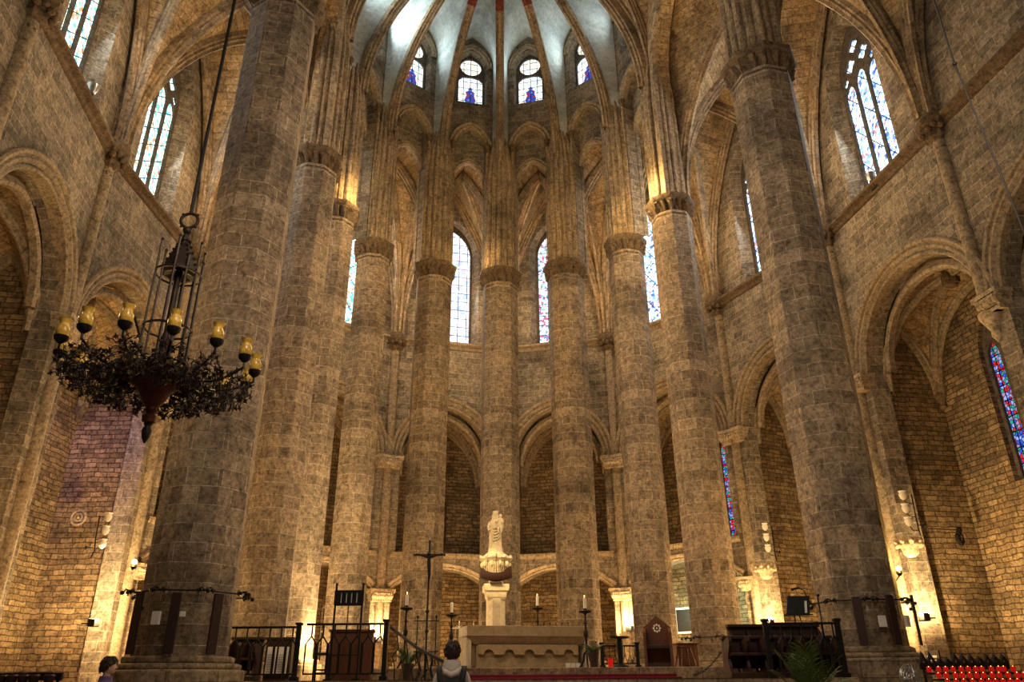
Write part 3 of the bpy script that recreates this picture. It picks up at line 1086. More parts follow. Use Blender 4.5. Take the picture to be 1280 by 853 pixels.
def skin_body(name, joints, edges, mat, parent=None, sub=2, loc=(0, 0, 0), root=0):
    """joints: (x,y,z,rx,ry)"""
    me = bpy.data.meshes.new(name)
    me.from_pydata([j[:3] for j in joints], edges, [])
    o = bpy.data.objects.new(name, me)
    COL.objects.link(o)
    o.location = loc
    sk = o.modifiers.new('skin', 'SKIN')
    for i, j in enumerate(joints):
        v = me.skin_vertices[0].data[i]
        v.radius = (j[3], j[4] if len(j) > 4 else j[3])
        v.use_root = i == root
    sk.use_smooth_shade = True
    sb = o.modifiers.new('sub', 'SUBSURF')
    sb.levels = sb.render_levels = sub
    me.materials.append(mat)
    if parent is not None:
        o.parent = parent
    return o

def bake(o):
    """turn the skinned figure into one plain mesh"""
    dg = bpy.context.evaluated_depsgraph_get()
    dg.update()
    me = bpy.data.meshes.new_from_object(o.evaluated_get(dg))
    old = o.data
    o.modifiers.clear()
    o.data = me
    return o

st_h = at_y(620, 641, 24.3).z - ctop
S_ = thing('madonna_statue', 'gold-lit statue of a standing crowned woman holding a child', 'statue', (sp.x - .02, 24.30, ctop + .002), 0)
k_ = st_h / 1.62
J = []
# draped body as a lathe with folds, one mesh
m = MB()
def fold(r, z, t):
    a = 1 + (.07 * math.cos(9 * t + z * 2) + .04 * math.cos(17 * t)) * max(0, min(1, (1.15 - z) * 1.2))
    return r * a * (1.0 if abs(math.sin(t)) < .4 else .86)
prof = [(.27, 0), (.29, .05), (.25, .25), (.225, .5), (.23, .75), (.215, .92), (.19, 1.02), (.20, 1.14), (.215, 1.22), (.18, 1.31), (.075, 1.365), (.06, 1.41)]
m.lathe([(r, z) for r, z in prof], 40, fn=fold)
m.ball((0, -.01, 1.50), .1, 14, 10, (.86, .98, 1.2))           # head
m.ball((0, -.105, 1.49), .022, 6, 5, (.8, 1, 1.3))             # nose
m.lathe([(.105, 1.55), (.10, 1.58), (.125, 1.66), (.11, 1.66), (.085, 1.6)], 16, fn=lambda r, z, t: r * (1 + .08 * math.cos(5 * t)))
# veil
m.lathe([(.15, 1.33), (.13, 1.42), (.125, 1.52), (.10, 1.60), (.03, 1.625)], 16, (0, .035, 0))
# arms
m.tube([(-.2, 0, 1.24), (-.25, -.03, 1.05), (-.24, -.14, .92), (-.12, -.23, .98)], [.075, .07, .055, .04], 10)
m.tube([(.2, 0, 1.24), (.25, -.04, 1.04), (.20, -.2, .98), (.06, -.24, .98)], [.075, .07, .06, .045], 10)
# mantle sweep
for q in range(5):
    z = 1.02 - .11 * q
    m.tube([(-.2 + .02 * q, -.16, z + .12), (-.06, -.25 - .005 * q, z - .06), (.1, -.24, z - .02), (.22, -.14, z + .16)], .028, 7)
m.v = [v * k_ for v in m.v]
m.build('draped_figure', M['marble'], S_, smooth=60)
ch_ = MB()
ch_.lathe([(.11, .0), (.12, .12), (.10, .26), (.105, .34), (.05, .39), (.04, .41)], 20, (.2, -.16, .98), fn=lambda r, z, t: r * (1 + .05 * math.cos(7 * t)))
ch_.ball((.2, -.17, 1.45), .072, 12, 8, (.9, 1, 1.12))
ch_.ball((.2, -.245, 1.44), .014, 6, 4)
ch_.tube([(.11, -.18, 1.3), (.04, -.26, 1.2), (.02, -.3, 1.25)], [.035, .03, .022], 8)
ch_.tube([(.29, -.18, 1.3), (.3, -.28, 1.2), (.24, -.32, 1.18)], [.035, .03, .022], 8)
ch_.tube([(.15, -.22, 1.02), (.12, -.3, .92), (.12, -.28, .80)], [.05, .045, .03], 8)
ch_.tube([(.25, -.22, 1.02), (.24, -.3, .9), (.23, -.28, .78)], [.05, .045, .03], 8)
ch_.v = [v * k_ for v in ch_.v]
ch_.build('child_figure', M['marble'], S_, smooth=60)
fb = MB(); fb.lathe([(.30, 0), (.31, .03), (.28, .06)], 20); fb.build('base', M['marble'], S_)

sh = thing('ship_model', 'small dark model sailing ship in front of the statue console', 'model ship', (sp.x + .02, 23.64, ped_top + .045), 0)
sh.scale = (.72,) * 3
hl = .66
rows = []
for i in range(13):
    t = i / 12
    x = -hl + 2 * hl * t
    wd = .19 * math.sin(PI * min(1, .12 + .8 * t)) ** .6
    kz = .16 * (2 * t - 1) ** 2
    tz = .34 + .20 * (2 * t - 1) ** 2 + (.1 if t > .8 else 0)
    rows.append([Vector((x, wd * math.sin(a) if True else 0, kz + (tz - kz) * (1 - math.cos(abs(a))) )) for a in [(-PI / 2) + PI * j / 10 for j in range(11)]])
m = MB(); m.grid(rows)
m.face(rows[0]); m.face(rows[-1])
m.grid([[r[0], r[-1]] for r in rows])
m.build('hull', M['wood'], sh, smooth=50)
m = MB()
for x, z in ((-.35, .95), (.02, 1.15), (.36, .9)):
    m.bar((x, 0, .25), (x, 0, z), .012)
    m.bar((x - .0, -.2, z - .18), (x, .2, z - .18), .008)
    m.bar((x, -.16, z - .4), (x, .16, z - .4), .008)
m.bar((.6, 0, .5), (.82, 0, .68), .01)
m.build('mast', M['wood'], sh)
m = MB()
for x, z in ((-.35, .95), (.02, 1.15), (.36, .9)):
    for s in (-1, 1):
        for e in (-.12, 0, .12):
            m.bar((x, 0, z - .06), (x + e, s * .17, .4), .004, 4)
m.bar((-.35, 0, .93), (.02, 0, 1.13), .004, 4); m.bar((.02, 0, 1.13), (.8, 0, .66), .004, 4); m.bar((-.35, 0, .93), (-.64, 0, .5), .004, 4)
m.build('rigging', M['iron'], sh)
m = MB(); m.box((0, 0, -.04), (.5, .2, .05)); m.bar((-.15, 0, -.03), (-.15, 0, .12), .03); m.bar((.15, 0, -.03), (.15, 0, .12), .03)
m.build('stand', M['wood'], sh)

# ------------------------------------------------------------------ crucifix
q = at_y(538, 694, 17.1)
zt = at_y(540, 680, 17.1).z
Z0 = 1.5
Cx = thing('crucifix', 'tall thin processional crucifix left of the altar', 'crucifix', (q.x - .02, 17.1, Z0), 0)
m = MB()
m.bar((0, 0, .3), (0, 0, q.z - Z0 - .2), .022, 8)
for z in (.5, .95, 1.35):
    m.ball((0, 0, z), .045, 8, 6)
m.build('pole', M['bronze'], Cx)
m = MB()
m.box((0, 0, (q.z + zt) / 2 - Z0 - .1), (.05, .03, zt - q.z + .9 - .55))
m.box((0, 0, q.z - Z0), (.66, .03, .045))
for x in (-.33, .33): m.ball((x, 0, q.z - Z0), .032, 6, 4)
m.build('cross', M['wood'], Cx)
m = MB()
zz = q.z - Z0
m.tube([(-.29, -.04, zz + .02), (-.14, -.06, zz - .03), (0, -.07, zz - .07), (.14, -.06, zz - .03), (.29, -.04, zz + .02)], [.012, .02, .03, .02, .012], 7)
m.tube([(0, -.06, zz - .06), (0, -.07, zz - .2), (.01, -.065, zz - .32), (.02, -.09, zz - .46), (0, -.05, zz - .62)], [.035, .045, .04, .035, .015], 8)
m.ball((-.015, -.08, zz + .0), .035, 8, 6, (.9, 1, 1.2))
m.build('corpus', M['bronze'], Cx, smooth=60)
m = MB()
for k in range(4):
    a = PI / 4 + k * PI / 2
    c, s = math.cos(a), math.sin(a)
    m.tube([(0, 0, .55), (.16 * c, .16 * s, .52), (.20 * c, .20 * s, .36), (.15 * c, .15 * s, .2), (.22 * c, .22 * s, .04), (.3 * c, .3 * s, 0.015)], .014, 6)
m.bar((0, 0, 0), (0, 0, .56), .03, 8)
m.build('scrolled_base', M['iron'], Cx)
m = MB()
zc = 1.22
for dx in (-.2, .2):
    m.bar((dx, 0, .3), (dx, 0, zc), .012)
    m.ball((dx, 0, zc + .02), .03, 6, 4)
m.bar((-.26, 0, zc - .06), (.26, 0, zc - .06), .012); m.bar((-.26, 0, .55), (.26, 0, .55), .012)
m.build('stand_frame', M['iron'], Cx)

# ------------------------------------------------------------------ candlesticks
def candlestick(name_lab, px, ytop, Y, z0, flame=False):
    pt = at_y(px, ytop, Y)
    T = thing('candlestick', name_lab, 'candlestick', (pt.x, Y, z0), 0, 'tall bronze candlesticks around the altar')
    H = pt.z - z0 - .26
    m = MB()
    m.lathe([(.025, .3), (.05, .34), (.03, .4), (.026, .5 * H), (.055, .5 * H + .04), (.06, .5 * H + .12), (.03, .5 * H + .18), (.022, .72 * H), (.045, .74 * H), (.022, .78 * H), (.02, H - .16), (.04, H - .12), (.07, H - .1)], 14)
    m.build('stem', M['bronze'], T, smooth=50)
    m = MB()
    m.lathe([(.04, H - .12), (.15, H - .09), (.165, H - .06), (.15, H - .045), (.05, H - .04), (.05, H), (.03, H)], 18)
    m.build('drip_pan', M['bronze'], T, smooth=50)
    m = MB()
    for k in range(3):
        a = k * 2 * PI / 3 + .5
        c, s = math.cos(a), math.sin(a)
        m.tube([(0, 0, .36), (.07 * c, .07 * s, .3), (.09 * c, .09 * s, .16), (.16 * c, .16 * s, .05), (.2 * c, .2 * s, .0 + .02)], [.03, .03, .028, .022, .02], 7)
    m.build('tripod_base', M['bronze'], T, smooth=60)
    m = MB(); m.lathe([(.038, H), (.038, H + .24), (.015, H + .255)], 12); m.build('candle', M['wax'], T, smooth=40)
    if flame:
        m = MB(); m.ball((0, 0, H + .285), .012, 6, 5, (1, 1, 2.2)); m.build('flame', M['flame'], T, smooth=60)
candlestick('leftmost tall bronze candlestick, left of the crucifix', 509, 743, 18.9, 1.74, True)
candlestick('bronze candlestick between the crucifix and the altar', 565, 753, 20.6, 1.74)
candlestick('bronze candlestick behind the altar, right of the statue pedestal', 671.5, 745, 21.4, 1.74, True)
candlestick('tall bronze candlestick at the right end of the altar', 730.5, 747, 19.3, 1.74, True)

# ------------------------------------------------------------------ palms by the candlesticks and at the steps
def palm(loc, h, n, label, seed, spread=.55, pot=.18):
    rnd = random.Random(seed)
    T = thing('potted_palm', label, 'plant', loc, 0)
    m = MB(); m.lathe([(pot * .75, 0), (pot, .28), (pot * 1.08, .28), (pot * 1.08, .33), (pot * .9, .33), (pot * .85, .27)], 18); m.build('pot', M['pot'], T, smooth=40)
    lf, stm = MB(), MB()
    for k in range(n):
        a = 2 * PI * k / n * 1.618 * 3 + rnd.random() * .5
        lean = spread * (.35 + .75 * rnd.random())
        L = h * (.7 + .4 * rnd.random())
        pts = []
        for i in range(8):
            t = i / 7
            r = lean * t ** 1.5 * h
            z = .25 + (L - .25) * (t - .22 * lean * 2 * t ** 3)
            pts.append(Vector((r * math.cos(a), r * math.sin(a), z)))
        stm.tube(pts, [.012 * (1 - .8 * i / 7) for i in range(8)], 5)
        for i in range(2, 8):
            for f in (0, .5):
                if i == 7 and f: continue
                p = pts[i] if f == 0 else pts[i].lerp(pts[i + 1], f)
                T_ = (pts[i] - pts[i - 1]).normalized()
                sd = T_.cross(Vector((0, 0, 1)))
                sd = sd.normalized() if sd.length > .05 else Vector((1, 0, 0))
                ln = h * .26 * (1 - .5 * abs((i + f) / 7 - .5))
                for s in (-1, 1):
                    d = (sd * s * .75 + T_ * .75).normalized()
                    tip = p + d * ln + Vector((0, 0, -.05 * ln))
                    wv = T_ * .016 * h / 1.2
                    md = p + d * ln * .45 + Vector((0, 0, .03))
                    lf.add([p - wv * .5, md - wv, tip, md + wv, p + wv * .5], [(0, 1, 3, 4), (1, 2, 3)])
    stm.build('stem', M['leaf'], T)
    lf.build('frond', M['leaf'], T)
    return T
palm((at_y(510, 835, 17.6).x, 17.6, 1.5), .7, 15, 'low dark potted palm at the foot of the leftmost candlestick', 3, .6, .12)
palm((at_y(743, 830, 18.5).x, 18.5, 1.74), .5, 13, 'dark leafy plant in a pot beside the right end of the altar', 5, .5, .11)
palm((at_y(1012, 850, 11.5).x, 11.5, .6429), 1.18, 20, 'green potted palm in front of the choir stalls at lower right', 8, .36, .2)

# ------------------------------------------------------------------ wrought-iron railings on the left
def railing(p, q, z0, h, label, group, ends=(True, True), bay=.21, thick=.016):
    p, q = Vector((p[0], p[1], 0)), Vector((q[0], q[1], 0))
    L = (q - p).length
    d = (q - p) / L
    T = thing('iron_railing', label, 'railing', (p.x, p.y, z0), math.atan2(d.y, d.x), group)
    m = MB()
    m.box((L / 2, 0, h), (L, .06, .04)); m.build('top_rail', M['iron'], T, bevel=.004)
    m = MB(); m.box((L / 2, 0, .12), (L, .035, .03)); m.build('bottom_rail', M['iron'], T, bevel=.004)
    n = max(2, round(L / bay))
    st = L / n
    for k in range(n):
        b = MB()
        x = st * (k + .5)
        # forked bar: one stem above that splits round a hexagon and closes below
        b.bar((x, 0, h), (x, 0, h - .22), thick)
        b.tube([(x, 0, h - .22), (x - st / 2 + .012, 0, h - .36), (x - st / 2 + .012, 0, .12)], thick, 6)
        b.tube([(x, 0, h - .22), (x + st / 2 - .012, 0, h - .36), (x + st / 2 - .012, 0, .12)], thick, 6)
        b.ball((x, 0, h - .22), .018, 6, 4)
        b.build('baluster', M['iron'], T)
    for e, x in zip(ends, (0, L)):
        if e:
            b = MB()
            b.box((x, 0, h / 2 + .02), (.09, .09, h + .04)); b.box((x, 0, h + .06), (.13, .13, .05)); b.box((x, 0, .04), (.15, .15, .08))
            b.build('post', M['iron'], T, bevel=.008)
    return T
RY = 15.95
pA, pB = at_y(289, 785, RY), at_y(374, 785, RY)
pC, pD = at_y(384, 781, RY - .1), at_y(483, 781, RY - .1)
railing(pA, pB, 1.5, pA.z - 1.5, 'left half of the black iron railing in front of the left pillars', 'iron railings on the left', (False, True))
railing(pC, pD, 1.5, pC.z - 1.5, 'right half of the black iron railing, below the slotted iron stand', 'iron railings on the left', (False, True))
# scroll stair rail going down from the right post
a0, a1 = at_y(489, 785, RY - .12), at_y(560, 830, 13.2)
m = MB()
m.tube([a0, a0.lerp(a1, .5) + Vector((0, 0, -.06)), a1], .03, 7)
for k in range(5):
    p = a0.lerp(a1, .12 + .18 * k)
    m.tube([(p.x, p.y, p.z), (p.x + .05, p.y, p.z - .3), (p.x - .06, p.y, p.z - .45), (p.x - .01, p.y, p.z - .62), (p.x, p.y, max(1.0, p.z - .95))], .012, 6)
tag(m.build('stair_rail', M['iron']), 'scrolled black iron handrail sloping down in front of the crucifix', 'handrail')

# slotted stand
sA, sB = at_y(418, 738, 15.6), at_y(454, 738, 15.6)
zt, zb_ = sA.z, at_y(418, 757, 15.6).z
T = thing('slotted_stand', 'black iron stand with four white slits above the left railing', 'stand', ((sA.x + sB.x) / 2, 15.7, 1.5), 0)
w_ = (sB.x - sA.x)
m = MB()
pf = Plane((-w_ / 2, 0), (w_ / 2, 0))
hs = [[(w_ * (.23 + .18 * k) - .012, zb_ - 1.5 + .05), (w_ * (.23 + .18 * k) + .012, zb_ - 1.5 + .05), (w_ * (.23 + .18 * k) + .012, zt - 1.5 - .04), (w_ * (.23 + .18 * k) - .012, zt - 1.5 - .04)] for k in range(4)]
for o_ in (-.03, .0):
    wall_face(m, pf, [(0, zb_ - 1.5), (w_, zb_ - 1.5), (w_, zt - 1.5), (0, zt - 1.5)], hs, o_)
for h_ in hs: reveal(m, pf, h_, .03, -.03)
for c, s in (((0, -.015, zt - 1.5), (w_, .03, .01)), ((0, -.015, zb_ - 1.5), (w_, .03, .01)), ((-w_ / 2, -.015, (zt + zb_) / 2 - 1.5), (.01, .03, zt - zb_)), ((w_ / 2, -.015, (zt + zb_) / 2 - 1.5), (.01, .03, zt - zb_))):
    m.box(c, s)
m.build('slotted_panel', M['iron'], T)
for k in range(4):
    m = MB(); m.box((-w_ / 2 + w_ * (.23 + .18 * k), .006, (zt + zb_) / 2 - 1.5), (.026, .006, zt - zb_ - .08)); m.build('white_slip', M['white'], T)
for x in (-w_ / 2 + .02, w_ / 2 - .02):
    m = MB(); m.box((x, .0, (zt - 1.5 + .1) / 2), (.035, .035, zt - 1.5 + .1)); m.box((x, .0, .015), (.16, .3, .03)); m.ball((x, 0, zt - 1.5 + .12), .03, 7, 5); m.build('leg', M['iron'], T)
m = MB()
m.bar((0, 0, .9), (0, 0, zb_ - 1.5), .012); m.bar((-w_ / 2, 0, .9), (w_ / 2, 0, .9), .012); m.bar((-w_ / 2, 0, .45), (w_ / 2, 0, .45), .012)
m.build('crossbar', M['iron'], T)

# wooden desk, stool, notice boards behind the railing
dk = at_y(441, 791, 17.4)
T = thing('wooden_desk', 'brown wooden desk front behind the slotted iron stand', 'desk', (dk.x, 17.4, 1.5), .12)
dh = dk.z - 1.5
dw = at_y(468, 800, 17.4).x - at_y(416, 800, 17.4).x
m = MB(); m.box((0, 0, dh / 2), (dw, .5, dh)); m.build('body', M['redwood'], T, bevel=.015)
m = MB(); m.box((0, -.02, dh + .02), (dw + .06, .58, .05)); m.build('top', M['redwood'], T, bevel=.01)
for k in range(3):
    m = MB(); m.box((-dw / 3 + dw / 3 * k, -.26, dh * .5), (dw / 3 - .08, .03, dh * .75)); m.build('panel', M['redwood'], T, bevel=.012)
T = thing('wooden_stool', 'small dark stool with a pale seat behind the left railing', 'stool', (at_y(402, 830, 16.6).x, 16.6, 1.5), .1)
m = MB(); m.box((0, 0, .5), (.32, .32, .05)); m.build('seat', M['wood'], T, bevel=.01)
for sx in (-1, 1):
    for sy in (-1, 1):
        m = MB(); m.box((sx * .13, sy * .13, .24), (.04, .04, .48)); m.build('leg', M['wood'], T)
m = MB(); m.box((0, 0, .14), (.26, .03, .03)); m.box((0, -.13, .2), (.26, .03, .03)); m.build('stretcher', M['wood'], T)
for x0, x1, lb in ((335, 346, 'left white printed sheet on a board behind the railing'), (349, 361, 'right white printed sheet on a board behind the railing')):
    a_, b_ = at_y(x0, 809, 16.9), at_y(x1, 809, 16.9)
    T = thing('notice_board', lb, 'notice board', ((a_.x + b_.x) / 2, 16.9, 1.5), 0)
    hh = a_.z - 1.5
    m = MB(); m.box((0, 0, hh / 2 + .06), (b_.x - a_.x, .03, hh - .12), rx=-.08); m.build('sheet', M['white'], T)
    m = MB()
    for k in range(9):
        m.box((.0, -.055 + .008 * k * .45, hh * .2 + hh * .07 * k), ((b_.x - a_.x) * .74, .004, .009))
    m.build('printed_lines', plain('grey_print', (.3, .3, .3)) if k < 0 else M['iron'], T)
    m = MB(); m.box((0, .06, .02), (.22, .2, .04)); m.bar((0, .03, .02), (0, .03, hh), .012); m.build('stand', M['wood'], T)
tp = at_y(347, 798, 17.0)
m = MB(); m.box((tp.x, 17.3, (tp.z + 1.5) / 2), (.55, .25, tp.z - 1.5)); m.box((tp.x, 17.3, tp.z), (.62, .3, .05))
tag(m.build('prayer_desk', M['wood'], bevel=.01), 'dark prayer desk behind the two white sheets', 'desk')

# ------------------------------------------------------------------ throne, stool, small table, low rail on the right of the altar
pt = at_y(815, 769, 21.2)
zf = 1.74
T = thing('throne', 'tall dark wooden throne with a pointed back and white rosette', 'throne', (at_y(822, 800, 21.2).x, 21.2, zf), -.18)
H = pt.z - zf
m = MB()
pf = Plane((-.36, 0), (.36, 0))
poly = [(0, 0), (.72, 0), (.72, H * .78), (.36, H), (0, H * .78)]
for o_ in (.36, .43): wall_face(m, pf, poly, [], o_)
for i in range(5):
    a_, b_ = poly[i], poly[(i + 1) % 5]
    m.face([pf.P(*a_, .36), pf.P(*b_, .36), pf.P(*b_, .43), pf.P(*a_, .43)])
m.build('backrest', M['redwood'], T)
m = MB()
for k in range(8):
    a = 2 * PI * k / 8
    m.ball((.085 * math.cos(a), .345, H * .76 + .085 * math.sin(a)), .03, 7, 5, (1, .3, 1))
m.ball((0, .345, H * .76), .025, 7, 5, (1, .3, 1))
m.build('rosette', M['shade'], T)
m = MB(); m.box((0, .02, .52), (.66, .66, .1)); m.build('seat', M['wood'], T, bevel=.015)
for sx in (-1, 1):
    m = MB()
    ps = Plane((0, -.36), (0, .4))
    poly = [(0, 0), (.14, 0), (.14, .42), (.62, .42), (.62, 0), (.76, 0), (.76, 1.02), (.3, .92), (.1, .82), (0, .86)]
    for o_ in (0, .07): wall_face(m, ps, poly, [], o_)
    for i in range(len(poly)):
        a_, b_ = poly[i], poly[(i + 1) % len(poly)]
        m.face([ps.P(*a_, 0), ps.P(*b_, 0), ps.P(*b_, .07), ps.P(*a_, .07)])
    m.v = [v + Vector((sx * .33 + .035, 0, 0)) for v in m.v]
    m.build('side_panel', M['redwood'], T, bevel=.006)
m = MB(); m.box((0, -.1, .06), (.6, .4, .12)); m.build('footboard', M['wood'], T, bevel=.01)
T = thing('bar_stool', 'light wooden splayed stool right of the throne', 'stool', (at_y(855, 810, 20.9).x, 20.9, zf), .2)
hs_ = at_y(855, 809, 20.9).z - zf
m = MB(); m.box((0, 0, hs_), (.3, .3, .05)); m.build('seat', M['redwood'], T, bevel=.012)
for sx in (-1, 1):
    for sy in (-1, 1):
        m = MB(); m.tube([(sx * .11, sy * .11, hs_), (sx * .2, sy * .2, .02)], .02, 7); m.build('leg', M['redwood'], T)
m = MB()
for sx in (-1, 1): m.bar((sx * .17, -.17, .26), (sx * .17, .17, .26), .014); m.bar((-.17, sx * .17, .26), (.17, sx * .17, .26), .014)
m.build('stretcher', M['redwood'], T)
cb = at_y(858, 806, 21.9)
T = thing('side_cabinet', 'brown wooden cabinet behind the splayed stool', 'cabinet', (cb.x - .02, 22.0, zf), .1)
hc = cb.z - zf
m = MB(); m.box((0, 0, hc / 2), (.56, .45, hc)); m.build('body', M['redwood'], T, bevel=.02)
m = MB(); m.box((0, -.02, hc + .015), (.62, .5, .04)); m.build('top', M['redwood'], T, bevel=.01)
m = MB(); m.box((0, -.23, hc * .5), (.42, .03, hc * .75)); m.build('door', M['redwood'], T, bevel=.01)
tt = at_y(774, 796, 20.4)
T = thing('pedestal_table', 'dark round pedestal table left of the throne', 'table', (tt.x, 20.4, zf), 0)
ht = tt.z - zf
m = MB(); m.lathe([(.06, ht - .06), (.2, ht - .05), (.26, ht - .03), (.26, ht)], 22); m.build('tabletop', M['iron'], T, smooth=40)
m = MB(); m.lathe([(.22, 0), (.2, .05), (.08, .1), (.07, .3), (.09, .5), (.08, ht - .06)], 16); m.build('pedestal', M['iron'], T, smooth=40)
p0, p1 = at_y(752, 808, 21.0), at_y(796, 808, 21.0)
railing(p0, p1, zf, p0.z - zf, 'low black iron railing left of the throne', None, (True, True), .14, .010)
rc = at_y(763, 826, 20.0)
T = thing('red_votive_candle', 'red votive candle glowing on the dais beside the round table', 'candle', (rc.x, 20.0, zf), 0)
m = MB(); m.lathe([(.05, 0), (.06, .02), (.06, .22), (.052, .22), (.05, .03)], 14); m.build('cup', M['redcup'], T, smooth=40)
m = MB(); m.ball((0, 0, .18), .015, 6, 5, (1, 1, 2)); m.build('flame', M['flame'], T)

# ------------------------------------------------------------------ choir stalls
def choir_row(loc, rz, L, n, label, H=.95):
    T = thing('choir_stall', label, 'choir stall', loc, rz, 'dark choir stalls')
    m = MB(); m.box((L / 2, .35, H * .62), (L, .05, H * .76)); m.build('backrest', M['wood'], T, bevel=.008)
    m = MB(); m.box((L / 2, .34, H + .02), (L + .08, .2, .06)); m.build('top_rail', M['wood'], T, bevel=.012)
    m = MB(); m.box((L / 2, .1, .42), (L, .45, .05)); m.build('seat', M['wood'], T, bevel=.008)
    m = MB(); m.box((L / 2, .15, .05), (L + .05, .6, .1)); m.build('base', M['wood'], T, bevel=.008)
    for k in range(n + 1):
        x = L * k / n
        pr = [(.40, 0), (-.12, 0), (-.16, .08), (-.04, .2), (.02, .34), (-.06, .46), (-.17, .56), (-.2, .66), (-.14, .74), (-.02, .72), (.1, .7), (.22, H * .9), (.40, H)]
        m = MB()
        ps = Plane((0, 0), (0, 1))
        for o_ in (-.03, .03): wall_face(m, ps, pr, [], o_)
        for i in range(len(pr)):
            a_, b_ = pr[i], pr[(i + 1) % len(pr)]
            m.face([ps.P(*a_, -.03), ps.P(*b_, -.03), ps.P(*b_, .03), ps.P(*a_, .03)])
        m.v = [v + Vector((x, 0, 0)) for v in m.v]
        m.build('scrolled_divider', M['wood'], T, bevel=.006)
    return T
ya = 15.7
q0, q1 = at_y(909, 798, ya), at_y(1044, 798, ya)
choir_row((q0.x, ya, 1.5), 0, q1.x - q0.x, 6, 'front row of dark scrolled choir stalls at lower right', q0.z - 1.5)
yb = 16.35
q0, q1 = at_y(916, 783, yb), at_y(1028, 783, yb)
choir_row((q0.x, yb, 1.5), 0, q1.x - q0.x, 5, 'rear row of dark choir stalls, rising behind the front row', q0.z - 1.5)
q0, q1 = at_y(286, 799, 16.9), at_y(316, 799, 16.9)
choir_row((q0.x, 16.9, 1.5), 0, q1.x - q0.x + .1, 2, 'short dark choir stall beside the foot of the massive left pillar', q0.z - 1.5)
p0, p1 = at_y(956, 780, 15.2), at_y(1046, 780, 15.2)
railing(p0, (p1.x, 15.2), 1.5, p0.z - 1.5, 'black iron railing in front of the right choir stalls', None, (True, True), .2)
# chain from the stalls to the dais
m = MB()
c0, c1 = at_y(902, 815, 15.9), at_y(866, 837, 17.9)
c1.z = 1.56
n = 16
for k in range(n):
    t = (k + .5) / n
    p = c0.lerp(c1, t) + Vector((0, 0, -.08 * math.sin(PI * t)))
    d = (c1 - c0).normalized()
    s = Vector((0, 0, 1)) if k % 2 else d.cross(Vector((0, 0, 1))).normalized()
    m.tube([p + d * .04 * math.cos(a) * 1.3 + s * .022 * math.sin(a) for a in [2 * PI * j / 10 for j in range(10)]], .007, 5, close=True)
tag(m.build('barrier_chain', M['iron']), 'iron chain hanging beside the splayed stool, left of the stalls', 'chain')

# music stand with reading lamp, microphone
mp = at_y(1003, 757, 17.02)
T = thing('music_stand', 'black music stand with sloping desk above the right choir stalls', 'music stand', (mp.x - .1, 17.02, 1.5), 0)
zc = mp.z - 1.5
dw = at_y(1020, 757, 17.3).x - at_y(986, 757, 17.3).x
m = MB()
tilt = -.35
m.add([(-dw / 2, -.08, zc - .2), (dw / 2 - .1, -.08, zc - .2), (dw / 2 + .02, .08, zc + .2), (-dw / 2 + .14, .08, zc + .2),
       (-dw / 2, -.05, zc - .2), (dw / 2 - .1, -.05, zc - .2), (dw / 2 + .02, .11, zc + .2), (-dw / 2 + .14, .11, zc + .2)],
      [(0, 1, 2, 3), (7, 6, 5, 4), (0, 4, 5, 1), (1, 5, 6, 2), (2, 6, 7, 3), (3, 7, 4, 0)])
m.box((-.06, -.12, zc - .2), (dw, .09, .02))
m.build('desk', M['black'], T, bevel=.004)
m = MB(); m.add([(dw / 2 - .2, -.09, zc - .16), (dw / 2 - .15, -.09, zc - .16), (dw / 2 - .06, .066, zc + .15), (dw / 2 - .11, .066, zc + .15)], [(0, 1, 2, 3)]); m.build('paper', M['white'], T)
m = MB(); m.tube([(-.1, 0, 0), (-.1, 0, zc - .1)], .014, 7); m.tube([(.08, 0, 0), (.06, 0, zc - .45), (-.02, 0, zc - .15)], .012, 7); m.box((-.06, 0, .02), (.34, .2, .04)); m.build('pole', M['iron'], T)
m = MB()
zl = zc + .36
m.tube([(dw / 2 - .02, .1, zc + .1), (dw / 2 - .08, .1, zl - .05), (dw / 2 - .2, .05, zl), (dw / 2 - .3, 0, zl - .03)], .011, 6)
m.tube([(dw / 2 - .2, .05, zl + .005), (dw / 2 - .38, -.02, zl - .04)], [.02, .028], 8)
m.build('lamp_arm', M['iron'], T)
mc = at_y(1022, 746, 15.38)
T = thing('microphone_stand', 'thin black microphone stand right of the music stand', 'microphone', (mc.x, 15.38, 1.5), 0)
m = MB(); m.bar((0, 0, 0), (0, 0, mc.z - 1.5), .012); m.lathe([(.07, 0), (.07, .02), (.02, .04)], 14); m.build('pole', M['iron'], T)
m = MB(); m.ball((0, -.03, mc.z - 1.5 + .02), .03, 8, 6, (1, 1.6, 1)); m.build('microphone_head', M['iron'], T)
# ------------------------------------------------------------------ chandelier on its rope
CY = 10.0
rim = at_y(197, 472, CY)                 # middle of the bowl rim
topr = at_y(239, 284, CY)
T = thing('chandelier', 'great dark iron chandelier with amber glass lamps hanging at the left', 'chandelier', (rim.x, CY, rim.z), .1)
Hc = topr.z - rim.z
m = MB()
m.lathe([(.03, -.95), (.09, -.92), (.10, -.8), (.05, -.74), (.09, -.68), (.08, -.62), (.15, -.5), (.22, -.30), (.36, -.1), (.54, -.02), (.57, .04), (.52, .04), (.3, -.02), (.05, -.02)], 28)
m.v = [Vector((v.x, v.y, v.z * .74)) for v in m.v]
m.build('bowl', M['rust'], T, smooth=50)
m = MB()
for k in range(28):
    a = 2 * PI * k / 28
    m.ball((.53 * math.cos(a), .53 * math.sin(a), -.06), .036, 6, 5)
m.tube([(.53 * math.cos(2 * PI * j / 28), .53 * math.sin(2 * PI * j / 28), -.07) for j in range(28)], .014, 5, close=True)
m.build('bead_ring', M['rust'], T, smooth=60)
m = MB()
m.lathe([(.012, -.98), (.05, -.9), (.07, -.8), (.04, -.73), (.06, -.7), (.03, -.66)], 14)
